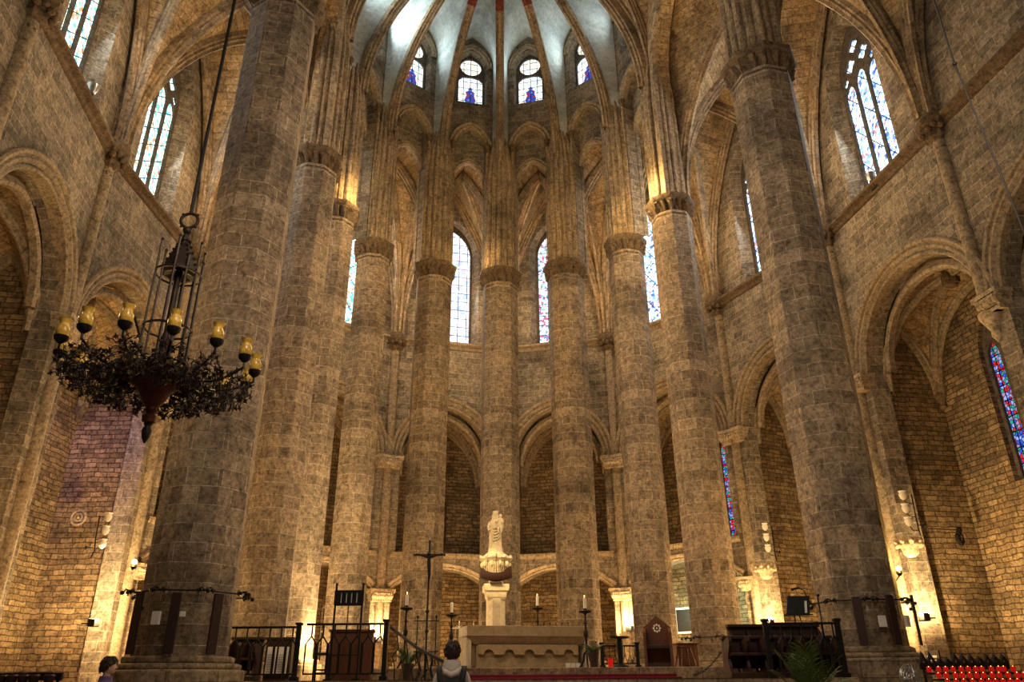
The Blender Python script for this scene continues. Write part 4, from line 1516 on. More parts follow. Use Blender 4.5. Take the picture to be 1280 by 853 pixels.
m.build('finial', M['bronze'], T, smooth=50)
# tower: spire, ring of rods
m = MB()
z1, z0 = Hc - .12, Hc - .78
m.lathe([(.03, z1), (.05, z1 - .05), (.07, z1 - .2), (.12, z1 - .3), (.2, z0 + .12), (.24, z0), (.26, z0 - .08), (.2, z0 - .1), (.05, z0 - .05)], 8, fn=lambda r, z, t: r * (1 + .05 * math.cos(8 * t)))
for k in range(8):
    a = 2 * PI * k / 8
    for j in range(6):
        t = j / 5
        r = .07 + .17 * t
        m.ball((r * math.cos(a) * 1.05, r * math.sin(a) * 1.05, z1 - .15 + (z0 - z1 + .15) * t), .028, 5, 4)
m.build('spire', M['bronze'], T)
m = MB()
m.tube([(.33 * math.cos(2 * PI * j / 24), .33 * math.sin(2 * PI * j / 24), z0 - .1) for j in range(24)], .02, 6, close=True)
m.build('hoop', M['bronze'], T, smooth=60)
m = MB()
m.tube([(.33 * math.cos(2 * PI * j / 24), .33 * math.sin(2 * PI * j / 24), .75) for j in range(24)], .022, 6, close=True)
m.build('hoop', M['bronze'], T, smooth=60)
m = MB()
m.tube([(.30 * math.cos(2 * PI * j / 24), .30 * math.sin(2 * PI * j / 24), .12) for j in range(24)], .03, 6, close=True)
m.build('hoop', M['bronze'], T, smooth=60)
for k in range(12):
    a = 2 * PI * k / 12 + .13
    m = MB()
    r = .33
    top = z0 + (.42 if k % 2 else .15)
    m.bar((r * math.cos(a), r * math.sin(a), .1), (r * math.cos(a), r * math.sin(a), top), .016)
    m.ball((r * math.cos(a), r * math.sin(a), top), .026, 6, 4)
    m.ball((r * math.cos(a), r * math.sin(a), .75), .03, 6, 4)
    m.build('rod', M['bronze'], T)
m = MB()
m.bar((0, 0, 0), (0, 0, z0), .05, 10)
m.lathe([(.05, .0), (.16, .08), (.1, .2), (.06, .4), (.09, .55), (.05, .7)], 14)
m.build('central_stem', M['bronze'], T, smooth=50)
m = MB()
m.ball((0, 0, Hc - .07), .075, 10, 7)
m.tube([(.13 * math.cos(2 * PI * j / 24), 0, Hc + .12 + .13 * math.sin(2 * PI * j / 24)) for j in range(24)], .026, 7, close=True)
for k in range(4):
    a = PI / 4 + k * PI / 2
    m.ball((.16 * math.cos(a), 0, Hc + .12 + .16 * math.sin(a)), .022, 6, 4)
m.build('hanging_ring', M['bronze'], T, smooth=60)
rnd = random.Random(4)
NA = 14
for k in range(NA):
    a = 2 * PI * k / NA + .20
    c, s = math.cos(a), math.sin(a)
    R_ = 1.30
    arm = MB()
    pts = []
    for i in range(11):
        t = i / 10
        r = .35 + (R_ - .35) * t
        z = .02 - .16 * math.sin(PI * t * .9) + .10 * t ** 2
        pts.append(Vector((r * c, r * s, z)))
    pts.append(Vector((R_ * c, R_ * s, .18)))
    arm.tube(pts, .018, 6)
    arm.build('arm', M['bronze'], T)
    # pierced foliage around every arm
    lf = MB()
    for i in range(95):
        t = rnd.random()
        r = .38 + (R_ - .36) * t
        z = .02 - .16 * math.sin(PI * t * .9) + .02 * t ** 2
        da = (rnd.random() - .5) * (.46 / max(.5, t + .4))
        zo = (rnd.random() - .55) * .46 * (1 - .45 * t)
        p = Vector((r * math.cos(a + da), r * math.sin(a + da), z + zo))
        q = Vector((r * math.cos(a + da * .4), r * math.sin(a + da * .4), z + zo * .3))
        lf.tube([q, q.lerp(p, .5) + Vector((0, 0, .03)), p], .007, 4, cap=False)
        # four-lobed leaf
        nrm = Vector((rnd.random() - .5, rnd.random() - .5, rnd.random() - .5)).normalized()
        u = nrm.orthogonal().normalized()
        w_ = nrm.cross(u)
        L_ = .040 + .022 * rnd.random()
        ring_ = []
        for j in range(12):
            tt = 2 * PI * j / 12
            rr_ = L_ * (.62 + .38 * math.cos(4 * tt))
            ring_.append(p + u * rr_ * math.cos(tt) + w_ * rr_ * math.sin(tt))
        f0 = [x + nrm * .004 for x in ring_]
        f1 = [x - nrm * .004 for x in ring_]
        lf.grid([f0, f1], True)
        lf.face(f0); lf.face(list(reversed(f1)))
    lf.build('leaf_scroll', M['bronze'], T)
    cup = MB()
    cup.lathe([(.02, .14), (.045, .16), (.085, .20), (.095, .25), (.07, .26)], 14, (R_ * c, R_ * s, 0))
    cp = cup.build('lamp_cup', M['iron'], T, smooth=50)
    g = MB()
    g.lathe([(.065, .24), (.088, .29), (.088, .36), (.062, .41), (.058, .44), (.085, .50), (.08, .50), (.05, .44), (.054, .40), (.078, .33), (.05, .25)], 16, (R_ * c, R_ * s, 0))
    g.build('amber_shade', M['amber'], T, smooth=50)
p0 = Vector((rim.x, CY, topr.z + .262))
m = MB(); m.tube([p0, Vector((rim.x + .02, CY, 24.0))], .03, 8)
tag(m.build('hanging_rope', M['iron']), 'dark rope from which the great iron chandelier hangs', 'rope')
# cable on the right
ca, cb_ = at_y(1161, -20, 8.0), at_y(1290, 315, 8.0)
m = MB(); mid = at_y(1193, 80, 8.05)
m.tube([ca, mid, at_y(1215, 133, 8.05), at_y(1246, 205, 8.05), cb_], .012, 6)
m.ball(mid, .035, 8, 6)
tag(m.build('hanging_cable', M['iron']), 'thin black cable slanting down across the upper right corner', 'cable')

# ------------------------------------------------------------------ dark boards, iron bands and little boxes on the two big pillars
def facing(k, px, y, gap=.0):
    """point just in front of a pillar's faces along the view ray"""
    c = COLS[k]
    d = ray(px, y)
    r = .93 + gap
    t = None
    dx, dy = d.x, d.y
    A_, B_, C_ = dx * dx + dy * dy, -2 * (dx * c.x + dy * c.y), c.x ** 2 + c.y ** 2 - r * r
    disc = max(B_ * B_ - 4 * A_ * C_, 0)
    t = (-B_ - math.sqrt(disc)) / (2 * A_)
    return Vector((0, 0, CZ)) + d * t
for k, px, py0, py1, lb in (('L1', 168, 740, 826, 'dark upright board at the left edge of the massive left pillar'), ('L1', 215, 741, 826, 'middle dark upright board on the massive left pillar'),
                            ('L1', 268, 742, 827, 'dark upright board near the right edge of the massive left pillar'), ('R1', 1076, 746, 816, 'dark upright board on the left face of the massive right pillar'),
                            ('R1', 1118, 744, 816, 'middle dark upright board on the massive right pillar'), ('R1', 1146, 744, 813, 'dark upright board beside the floodlit right edge of the big right pillar')):
    c = COLS[k]
    g = .10
    pm = facing(k, px, (py0 + py1) / 2, g)
    dirv = Vector((pm.x - c.x, pm.y - c.y)).normalized()
    ztop = (facing(k, px, py0, g)).z
    zbot = max((facing(k, px, py1, g)).z, {'L1': 1.93, 'R1': 2.10}[k])
    m = MB()
    h = ztop - zbot
    T = thing('dark_board', lb, 'board', (pm.x, pm.y, zbot), math.atan2(dirv.y, dirv.x) + PI / 2, 'dark boards on the big pillars')
    m.box((0, 0, h / 2), (.17, .06, h)); m.build('plank', M['wood'], T, bevel=.01)
    m = MB(); m.box((0, .05, h * .72), (.06, .09, .06)); m.build('iron_clip', M['iron'], T)
for k, z, lb in (('L1', 2.98, 'iron bar with leafy scrolls around the massive left pillar'), ('R1', 2.98, 'iron bar with leafy scrolls around the massive right pillar'), ('R2', 2.62, 'iron bar with small leafy scrolls around the pillar behind the stalls')):
    c = COLS[k]
    T = thing('iron_band', lb, 'iron band', (c.x, c.y, z), TH)
    m = MB()
    rr_ = .90 if k != 'R2' else .80
    m.tube([(*q, 0) for q in oct_poly(rr_)], .016, 6, close=True)
    m.build('bar', M['iron'], T)
    for j in range(8):
        a = PI / 8 + j * PI / 4
        b = MB()
        q = Vector((rr_ / math.cos(PI / 8) * math.cos(a), rr_ / math.cos(PI / 8) * math.sin(a), 0))
        o_ = Vector((math.cos(a), math.sin(a), 0))
        sd = Vector((-o_.y, o_.x, 0))
        for s_ in (-1, 1):
            b.tube([q, q + sd * s_ * .08 + o_ * .04 + Vector((0, 0, .05)), q + sd * s_ * .16 + o_ * .06, q + sd * s_ * .12 + o_ * .08 - Vector((0, 0, .05))], .014, 5)
            b.ball(q + sd * s_ * .1 + o_ * .09 + Vector((0, 0, .0)), .035, 6, 5)
        b.tube([q, q + o_ * .14 + Vector((0, 0, .04)), q + o_ * .2 - Vector((0, 0, .03))], .014, 5)
        b.ball(q + o_ * .2 - Vector((0, 0, .02)), .04, 6, 5)
        b.build('leaf_scroll', M['iron'], T)
for k, px, py, lb in (('L1', 195, 773, 'small white box on the iron bar of the massive left pillar'), ('L1', 228, 768, 'tiny white tag beside the middle board of the left pillar'), ('R1', 1103, 777, 'small white box on the iron bar of the massive right pillar'), ('R1', 1134, 777, 'second small white box, right of the middle board on the right pillar')):
    p = facing(k, px, py, .05)
    c = COLS[k]
    dirv = Vector((p.x - c.x, p.y - c.y)).normalized()
    m = MB()
    small = px == 228
    m.box((0, 0, 0), (.10 if small else .15, .06, .09 if small else .22))
    o = m.build('wall_box', M['white'], bevel=.008, loc=p)
    o.rotation_euler = (0, 0, math.atan2(dirv.y, dirv.x) + PI / 2)
    tag(o, lb, 'box')

# ------------------------------------------------------------------ wall lamps and floodlights
def on_wall(a, b, x, y, off=0.0):
    pl = BAY[(a, b)]
    d = ray(x, y)
    A_ = pl.A + pl.n * off
    t = A_.dot(pl.n) / (d.x * pl.n.x + d.y * pl.n.y)
    return Vector((0, 0, CZ)) + d * t
LAMPS = []
for px, py, Y, lb, e in ((168, 703, 16.2, 'starry yellow lamp glowing beside the left edge of the massive left pillar', 150), (1123, 711, 17.5, 'starry yellow lamp glowing at the right edge of the massive right pillar', 150)):
    p = at_y(px, py, Y)
    T = thing('bracket_lamp', lb, 'lamp', p, 0)
    m = MB(); m.ball((0, 0, 0), .05, 12, 8); m.build('bulb', M['bulb'], T, smooth=60)
    m = MB(); m.lathe([(.03, -.16), (.07, -.1), (.05, -.05)], 12); m.build('socket', M['iron'], T)
    sx = 1 if px < 600 else -1
    kk = COLS['L1'] if px < 600 else COLS['R1']
    tgt = Vector((kk.x, kk.y, p.z - .14))
    dv = (tgt - p); dv.z = 0
    e_ = p + dv * max(0, 1 - .93 / dv.length)
    m = MB(); m.tube([Vector((0, 0, -.14)), (e_ - p) * .5 + Vector((0, 0, -.26)), Vector((e_.x - p.x, e_.y - p.y, -.2))], .016, 6); m.build('bracket', M['iron'], T)
    LAMPS.append((p, e))
FLOODS = []
for bay, px, py, off, lb, e in ((('L2', 'L3'), 117, 779, -.5, 'bright floodlight on the pier left of the massive left pillar', 2.0), (('R2', 'R1'), 1155, 772, -.5, 'bright floodlight on the pier right of the massive right pillar', 1.6),
                           (('R4', 'R3'), 787, 786, -.4, 'bright floodlight behind the pointed throne', .8), (('R3', 'R2'), 962, 779, -.5, 'bright floodlight behind the music stand and choir stalls', .8),
                           (('L4', 'L5'), 472, 800, -.4, 'bright floodlight behind the right end of the left iron railing', .8)):
    p = on_wall(*bay, px, py, off)
    pl = BAY[bay]
    T = thing('floodlight', lb, 'floodlight', p, math.atan2(-pl.n.y, -pl.n.x) - PI / 2, 'floodlights low on the outer walls')
    m = MB(); m.box((0, 0, 0), (.3, .2, .22)); m.box((0, -.22, -.02), (.05, .3, .04)); m.build('housing', M['iron'], T, bevel=.02)
    m = MB(); m.add([(-.13, -.09, .112), (.13, -.09, .112), (.13, .09, .112), (-.13, .09, .112)], [(0, 1, 2, 3)]); m.build('lens', M['flood'], T)
    FLOODS.append((p, pl, e))
for bay, px, py, lb in ((('R2', 'R1'), 1089, 222, 'small grey spotlight on the ledge below the upper right window'), (('L1', 'L2'), 115, 112, 'small grey spotlight on the ledge below the upper left window')):
    p = on_wall(*bay, px, py, -.15)
    pl = BAY[bay]
    T = thing('spotlight', lb, 'spotlight', p, math.atan2(pl.d.y, pl.d.x))
    m = MB(); m.lathe([(.10, -.16), (.15, .0), (.16, .16), (.12, .16), (.1, .02)], 14); m.build('head', M['steel'], T, smooth=40)
    m = MB(); m.bar((0, 0, -.12), (0, .12, -.42), .025); m.box((0, .1, -.44), (.3, .2, .04)); m.build('bracket', M['iron'], T)

# three-light brackets with white glass shades, iron rods
def shade_bracket(bay, px, py, off, lb, flip=1, rod=None):
    p = on_wall(*bay, px, py, off)
    pl = BAY[bay]
    T = thing('shade_bracket', lb, 'wall light', p, math.atan2(pl.d.y, pl.d.x), 'white glass wall lights on the chapel piers')
    m = MB(); m.tube([(0, .0, -.3), (.03, -.05, -.1), (0, -.02, .3), (.0, 0, .95)], .02, 6); m.tube([(0, 0, 0), (0, .2, 0)], .016, 6); m.ball((0, .21, 0), .06, 8, 6, (1, .4, 1)); m.build('stem', M['iron'], T)
    for j, z in enumerate((.85, .45, .05)):
        a = MB(); a.tube([(0, 0, z - .2), (-.1 * flip, -.14, z - .18), (-.16 * flip, -.18, z - .05)], .013, 6); a.build('arm', M['iron'], T)
        g = MB(); g.lathe([(.03, -.06), (.09, .0), (.12, .1), (.09, .17), (.12, .22), (.11, .22), (.07, .16)], 12, (-.16 * flip, -.18, z)); g.build('glass_shade', M['shade'], T, smooth=50)
    return p
shade_bracket(('R2', 'R1'), 1148, 657, -.25, 'triple white glass wall light on the pier right of the massive right pillar')
shade_bracket(('R3', 'R2'), 969, 690, -.25, 'triple white glass wall light on the pier above the music stand')
shade_bracket(('L2', 'L3'), 116, 685, -.25, 'triple white glass wall light on the left chapel pier', -1)
# pale leafy carved capitals on the same piers, lit from below
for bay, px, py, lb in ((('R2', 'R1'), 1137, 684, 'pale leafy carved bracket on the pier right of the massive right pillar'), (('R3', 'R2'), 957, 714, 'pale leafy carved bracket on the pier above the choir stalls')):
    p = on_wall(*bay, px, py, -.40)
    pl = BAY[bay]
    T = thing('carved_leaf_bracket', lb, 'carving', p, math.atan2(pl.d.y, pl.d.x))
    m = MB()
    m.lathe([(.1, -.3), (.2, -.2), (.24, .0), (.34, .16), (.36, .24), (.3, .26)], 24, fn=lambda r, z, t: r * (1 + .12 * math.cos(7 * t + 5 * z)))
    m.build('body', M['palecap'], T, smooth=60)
    m = MB()
    for j in range(16):
        a = 2 * PI * j / 16
        m.ball((.34 * math.cos(a), .34 * math.sin(a), .05 + .12 * (j % 2)), .085, 7, 5)
    m.build('leaves', M['palecap'], T, smooth=60)
# rods and scroll on the right chapel wall
def chap(bay, px, py, off):
    return on_wall(*bay, px, py, off)
pl = BAY[('R2', 'R1')]
p0 = on_wall('R2', 'R1', 1150, 662, -.1)
c_far = pl.A + pl.d * (pl.L / 2 - 2.3)
def on_side(bay, s, px, py):
    pl = BAY[bay]
    p_ = pl.A + pl.d * s
    d = ray(px, py)
    t = p_.dot(pl.d) / (d.x * pl.d.x + d.y * pl.d.y)
    return Vector((0, 0, CZ)) + d * t
q0, q1 = on_side(('R2', 'R1'), pl.L / 2 - 2.25, 1160, 661), on_side(('R2', 'R1'), pl.L / 2 - 2.25, 1196, 663)
m = MB(); m.bar(q0, q1, .018)
for j in range(5):
    a = j * 1.25
    m.ball(q1 + Vector((.05 * math.cos(a), -.05, -.1 * j)), .1, 7, 5, (1, .6, 1))
m.tube([q1, q1 + Vector((.1, -.05, -.15)), q1 + Vector((.12, -.05, -.38)), q1 + Vector((0, -.05, -.45))], .03, 6)
tag(m.build('iron_rod', M['iron']), 'thin iron rod with a leafy end on the right chapel wall', 'rod')
plq = on_wall('R2', 'R1', 1167, 825, -.04)
T = thing('wall_plaque', 'small dark square plaque low on the pier at lower right', 'plaque', plq, math.atan2(pl.d.y, pl.d.x))
m = MB(); m.box((0, 0, 0), (.62, .05, .5)); m.build('plate', M['bronze'], T, bevel=.01)
m = MB(); m.box((0, -.03, .08), (.42, .01, .06)); m.box((0, -.03, -.02), (.36, .01, .02)); m.build('inscription', M['white'], T)
# roundels on the left wall
for px, py, lb in ((22, 645, 'carved round medallion on the wall at the far left'), (98, 647, 'carved round medallion on the purple-lit wall behind the chandelier')):
    bay = ('L2', 'L3')
    pl = BAY[bay]
    if px > 60:
        s_ = pl.L / 2 + 2.26
        p = on_side(bay, s_, px, py); nrm = Vector((-pl.d.x, -pl.d.y, 0))
    else:
        p = on_wall(*bay, px, py, 2.64); nrm = pl.N3
    T = thing('stone_roundel', lb, 'medallion', p, 0)
    u = Vector((-nrm.y, nrm.x, 0)); z = Vector((0, 0, 1))
    m = MB()
    m.tube([u * .24 * math.cos(2 * PI * j / 28) + z * .24 * math.sin(2 * PI * j / 28) for j in range(28)], .04, 7, close=True)
    m.build('ring', M['mould'], T, smooth=60)
    m = MB()
    m.tube([u * .12 * math.cos(2 * PI * j / 20) + z * .12 * math.sin(2 * PI * j / 20) for j in range(20)], .03, 7, close=True)
    m.ball((0, 0, 0), .05, 8, 6)
    m.build('boss', M['mould'], T, smooth=60)

# ------------------------------------------------------------------ iron gates and small doors under the gallery
def gate(bay, s0, s1, h, o, lb):
    pl = BAY[bay]
    p = pl.P(s0, 0, o)
    T = thing('iron_gate', lb, 'gate', p, math.atan2(pl.d.y, pl.d.x))
    L = s1 - s0
    f = MB()
    for z in (.1, 1.2, h * .78, h): f.box((L / 2, 0, z), (L, .04, .05))
    f.build('frame', M['steel'], T)
    n = int(L / .15)
    b = MB()
    for k in range(n + 1):
        b.bar((L * k / n, 0, .1), (L * k / n, 0, h), .013, 5)
    b.build('bars', M['steel'], T)
    c = MB()
    for k in range(max(2, int(L / .45))):
        x = L * (k + .5) / max(2, int(L / .45))
        for s in (-1, 1):
            c.tube([(x, 0, h), (x + s * .1, 0, h + .12), (x + s * .18, 0, h + .02), (x + s * .1, 0, h + .04)], .014, 5)
        c.bar((x, 0, h), (x, 0, h + .3), .014)
    c.build('cresting', M['steel'], T)
gate(('L4', 'L5'), 3.1, 4.9, 4.3, .5, 'tall wrought-iron gate under the low arch left of the crucifix')
gate(('L5', 'R5'), 3.3, 4.6, 3.6, .5, 'dark barred gate under the low arch left of the statue')
for bay, s, w_, z0, h, lb in ((('R5', 'R4'), 2.9, .9, 6.75, 2.9, 'dark wooden door in the gallery chapel right of the statue'),):
    pl = BAY[bay]
    T = thing('gallery_door', lb, 'door', pl.P(s, z0, 2.55), math.atan2(pl.d.y, pl.d.x))
    m = MB(); m.box((0, 0, h / 2), (w_, .08, h)); m.build('leaf', M['wood'], T, bevel=.02)
    m = MB(); m.box((-w_ / 2 - .06, 0, h / 2), (.12, .12, h)); m.box((w_ / 2 + .06, 0, h / 2), (.12, .12, h)); m.box((0, 0, h + .06), (w_ + .24, .12, .12)); m.build('frame', M['mould'], T)
pl = BAY[('R4', 'R3')]
pw = on_wall('R4', 'R3', 857, 776, 2.6)
T = thing('framed_panel', 'small dark framed panel on the greenish wall right of the throne', 'panel', pw, math.atan2(pl.d.y, pl.d.x))
m = MB(); m.box((0, 0, 0), (1.0, .06, 1.1)); m.build('frame', M['shade'], T, bevel=.02)
m = MB(); m.box((0, -.035, 0), (.82, .03, .92)); m.build('pane', M['iron'], T)

# ------------------------------------------------------------------ fan
fp = at_y(1137, 850, 12.6)
T = thing('pedestal_fan', 'round silver pedestal fan below the massive right pillar', 'fan', (fp.x, 12.6, 0), math.atan2(-fp.x, 12.6) * -.0 + .45)
fz = fp.z
m = MB(); m.lathe([(.2, 0), (.2, .03), (.03, .06)], 18); m.bar((0, 0, .04), (0, 0, fz - .12), .02, 8); m.build('stand', M['iron'], T)
g = MB()
for r in (.05, .1, .14, .18, .21, .225):
    for y_ in (-.07, .05) if r < .22 else (-.01,):
        g.tube([(r * math.cos(2 * PI * j / 26), y_ * (1 - (r / .24) ** 2) - .01, fz + r * math.sin(2 * PI * j / 26)) for j in range(26)], .004, 4, close=True)
for k in range(20):
    a = 2 * PI * k / 20
    for y_ in (-.07, .05):
        g.tube([(r * math.cos(a), y_ * (1 - (r / .24) ** 2) - .01, fz + r * math.sin(a)) for r in (.04, .1, .16, .225)], .003, 4)
g.build('cage', M['steel'], T)
for k in range(4):
    a = k * PI / 2 + .3
    b = MB()
    u = Vector((math.cos(a), 0, math.sin(a))); w_ = Vector((-math.sin(a), .25, math.cos(a))).normalized()
    c = Vector((0, -.02, fz))
    f0 = [c + u * .03 - w_ * .02, c + u * .17 - w_ * .05, c + u * .19 + w_ * .03, c + u * .10 + w_ * .055, c + u * .03 + w_ * .02]
    nn = u.cross(w_).normalized() * .003
    b.face([x + nn for x in f0]); b.face([x - nn for x in reversed(f0)])
    b.grid([[x + nn for x in f0], [x - nn for x in f0]], True)
    b.build('blade', M['steel'], T)
m = MB(); m.lathe([(.035, -.03), (.05, 0), (.05, .08), (.03, .1)], 14)
m.v = [Vector((v.x, v.z + .0, fz + v.y)) for v in m.v]
m.build('motor', M['steel'], T, smooth=40)

# ------------------------------------------------------------------ votive candle racks
def rack(x0, x1, Y, z, tiers, n, lb, lit, seed):
    L = x1 - x0
    T = thing('candle_rack', lb, 'candle rack', (x0, Y, 0), 0)
    for sx in (.05, L - .05):
        for yy in (0, .24 * tiers):
            m = MB(); m.bar((sx, yy, 0), (sx, yy, z + (.09 * tiers if yy else -.02)), .02); m.build('leg', M['iron'], T)
    for t in range(tiers):
        m = MB(); m.box((L / 2, .24 * t + .06, z + .09 * t - .02), (L, .2, .03)); m.build('shelf', M['iron'], T)
    m = MB()
    r = random.Random(seed)
    if lit:
        for k in range(11):
            x = L * (k + .5) / 11
            m.tube([(x - .05, .24 * tiers, z + .09 * tiers), (x, .24 * tiers, z + .09 * tiers + .1 + .1 * r.random()), (x + .06, .24 * tiers, z + .09 * tiers + .04)], .03, 6)
    m.box((L / 2, .24 * tiers, z + .09 * tiers), (L, .05, .1))
    m.build('back_panel', M['iron'], T)
    for t in range(tiers):
        for k in range(n):
            yield Vector((x0 + L * (k + .3 + .4 * r.random()) / n, Y + .24 * t + .06, z + .09 * t - .003))
rx0, rx1 = at_y(1182, 845, 12.4).x, at_y(1300, 845, 12.4).x
zr = at_y(1230, 851, 12.4).z - .06
first = None
spots = list(rack(rx0, rx1, 12.4, zr, 3, 12, 'dark candle rack full of red lights at the lower right corner', True, 2))
for i, p in enumerate(spots):
    if first is None:
        T = thing('votive_candle', 'small red votive light burning in the candle rack at lower right', 'candle', p, 0, 'red votive lights in the right rack')
        m = MB(); m.lathe([(.025, 0), (.034, .02), (.037, .08), (.032, .08), (.028, .02)], 12); m.build('cup', M['redcup'], T, smooth=40)
        m = MB(); m.ball((0, 0, .075), .008, 6, 5, (1, 1, 2)); m.build('flame', M['flame'], T)
        first = T
    else:
        o = copy_tree(first); o.location = p
lx0, lx1 = at_y(-25, 845, 11.5).x, at_y(66, 845, 11.5).x
zl = at_y(30, 851, 11.5).z - .04
first = None
for i, p in enumerate(rack(lx0, lx1, 11.5, zl, 1, 6, 'dark unlit candle rack at the lower left corner', False, 6)):
    if first is None:
        T = thing('dark_votive_cup', 'dark unlit votive cup in the rack at lower left', 'candle cup', p, 0, 'unlit cups in the left rack')
        m = MB(); m.lathe([(.04, 0), (.06, .02), (.075, .1), (.06, .12), (.05, .02)], 12); m.build('cup', M['darkcup'], T, smooth=40)
        first = T
    else:
        o = copy_tree(first); o.location = p

# ------------------------------------------------------------------ people
def person(name, label, base, H, rz, cloth, pants, hairm, skinm, arms='down', extra=None):
    T = thing(name, label, 'person', base, rz)
    k = H / 1.75
    def J(x, y, z, rx, ry=None): return (x * k, y * k, z * k, rx * k, (ry or rx) * k)
    # one continuous skinned body
    j = [J(0, 0, .95, .125, .10), J(0, .0, 1.12, .12, .095), J(0, .01, 1.30, .135, .10), J(0, .01, 1.42, .115, .085), J(0, .0, 1.50, .055), J(0, -.01, 1.57, .06),
         J(-.17, .01, 1.40, .062), J(-.235, .02, 1.14, .046), J(-.25, -.05, .90, .034), J(-.255, -.08, .83, .03),
         J(.17, .01, 1.40, .062), J(.235, .02, 1.14, .046), J(.25, -.05, .90, .034), J(.255, -.08, .83, .03),
         J(-.095, 0, .88, .09), J(-.10, -.01, .50, .062), J(-.105, .02, .10, .042), J(-.11, -.10, .04, .04),
         J(.095, 0, .88, .09), J(.10, -.01, .50, .062), J(.105, .02, .10, .042), J(.11, -.10, .04, .04)]
    e = [(0, 1), (1, 2), (2, 3), (3, 4), (4, 5), (3, 6), (6, 7), (7, 8), (8, 9), (3, 10), (10, 11), (11, 12), (12, 13), (0, 14), (14, 15), (15, 16), (16, 17), (0, 18), (18, 19), (19, 20), (20, 21)]
    b = bake(skin_body('body_mesh', j, e, cloth, None, 2))
    # head, neck, ears, nose, hands joined into the same figure mesh
    hd = MB()
    hd.ball((0, -.015 * k, 1.655 * k), .1 * k, 20, 16, (.78, .95, 1.18))
    hd.ball((0, -.05 * k, 1.595 * k), .06 * k, 14, 10, (.85, .9, .8))
    hd.lathe([(.055 * k, 1.48 * k), (.052 * k, 1.56 * k), (.055 * k, 1.62 * k)], 14, (0, .0, 0))
    hd.ball((0, -.112 * k, 1.645 * k), .016 * k, 8, 6, (.8, 1, 1.5))
    for s in (-1, 1):
        hd.ball((s * .08 * k, .0, 1.65 * k), .024 * k, 8, 6, (.45, .8, 1.3))
        hd.ball((s * .03 * k, -.098 * k, 1.672 * k), .011 * k, 8, 6)
    hd.tube([(-.025 * k, -.1 * k, 1.605 * k), (0, -.108 * k, 1.603 * k), (.025 * k, -.1 * k, 1.605 * k)], .007 * k, 6)
    for s in (-1, 1):
        w0 = Vector((s * .255, -.08, .83)) * k
        hd.ball(w0 + Vector((0, -.012, -.045)) * k, .042 * k, 10, 8, (.45, .8, 1.1))
        for f in range(4):
            q0 = w0 + Vector((0, -.035 + .018 * f, -.075)) * k
            ln = (.062, .075, .078, .068)[3 - f] * k
            hd.tube([q0, q0 + Vector((-s * .006 * k, -.002 * k, -ln * .5)), q0 + Vector((-s * .022 * k, -.004 * k, -ln))], [.0095 * k, .0085 * k, .007 * k], 7)
        q0 = w0 + Vector((-s * .01, -.045, -.03)) * k
        hd.tube([q0, q0 + Vector((-s * .012, -.028, -.028)) * k, q0 + Vector((-s * .02, -.035, -.058)) * k], [.011 * k, .010 * k, .008 * k], 7)
    ho = hd.build('head_mesh', skinm, smooth=80)
    # join by data: append the head faces to the body mesh
    bm = bmesh.new()
    bm.from_mesh(b.data)
    for f in bm.faces:
        f.material_index = 0
        f.smooth = True
        c = f.calc_center_median()
        if c.z < .93 * k and abs(c.x) < .21 * k: f.material_index = 2
        if c.z > 1.49 * k: f.material_index = 1
    n0 = len(bm.faces)
    bm.from_mesh(ho.data)
    bm.faces.ensure_lookup_table()
    for f in bm.faces[n0:]:
        f.material_index = 1
        f.smooth = True
    me = bpy.data.meshes.new('body')
    bm.to_mesh(me)
    bm.free()
    bpy.data.objects.remove(b); bpy.data.objects.remove(ho)
    for mm in (cloth, skinm, pants): me.materials.append(mm)
    o = bpy.data.objects.new('body', me)
    COL.objects.link(o)
    o.parent = T
    h = MB()
    rows = []
    for i in range(9):
        ph = -.62 + (PI / 2 + .62) * i / 8
        row = []
        for jn in range(22):
            t = 2 * PI * jn / 22
            back = max(0, math.sin(t))
            p_ = max(ph, -.05 - .6 * min(1, back * 2.2))
            if math.sin(t) < -.25: p_ = max(p_, .3)
            q = max(math.cos(p_ * (.82 if p_ < 0 else 1)), .03) * (1 + .035 * math.sin(5 * t + 9 * p_) + .03 * math.sin(11 * t - 7 * p_))
            row.append(Vector((.095 * k * q * math.cos(t), (-.006 + .115 * q * math.sin(t)) * k, (1.66 + .135 * math.sin(p_)) * k)))
        rows.append(row)
    h.grid(rows, True)
    h.face(rows[-1]); h.face(list(reversed(rows[0])))
    rn = random.Random(9)
    for q in range(130):
        t, ph = rn.random() * 2 * PI, -.55 + 1.9 * rn.random()
        if math.sin(t) < -.1 and ph < .45: continue
        if math.sin(t) < .35 and ph < -.05: continue
        pt = []
        for u in (0, .5, 1):
            pp_ = ph - .32 * u
            tt = t + .16 * u * (rn.random() - .5)
            rr_ = 1.03 + .05 * math.sin(PI * u)
            pt.append(Vector((.095 * k * rr_ * math.cos(pp_) * math.cos(tt), (-.006 + .115 * rr_ * math.cos(pp_) * math.sin(tt)) * k, (1.66 + .135 * rr_ * math.sin(pp_)) * k)))
        h.tube(pt, [.009 * k, .012 * k, .003 * k], 5)
    h.build('hair', hairm, T, smooth=80)
    return T, k
pp = at_y(566, 806, 9.95)
Hp = pp.z - .2143
T, k = person('person', 'person in pale grey hoodie with black backpack, seen from behind before the altar', (pp.x, 9.95, .2143), Hp, PI, M['hoodie'], M['jeans'], M['hair'], M['skin'])
hd = MB()
hd.lathe([(.125, 1.39), (.13, 1.44), (.115, 1.51), (.10, 1.565), (.082, 1.555), (.07, 1.47)], 20, (0, .02, 0), fn=lambda r, z, t: r * (1 + .12 * max(0, math.sin(t))))
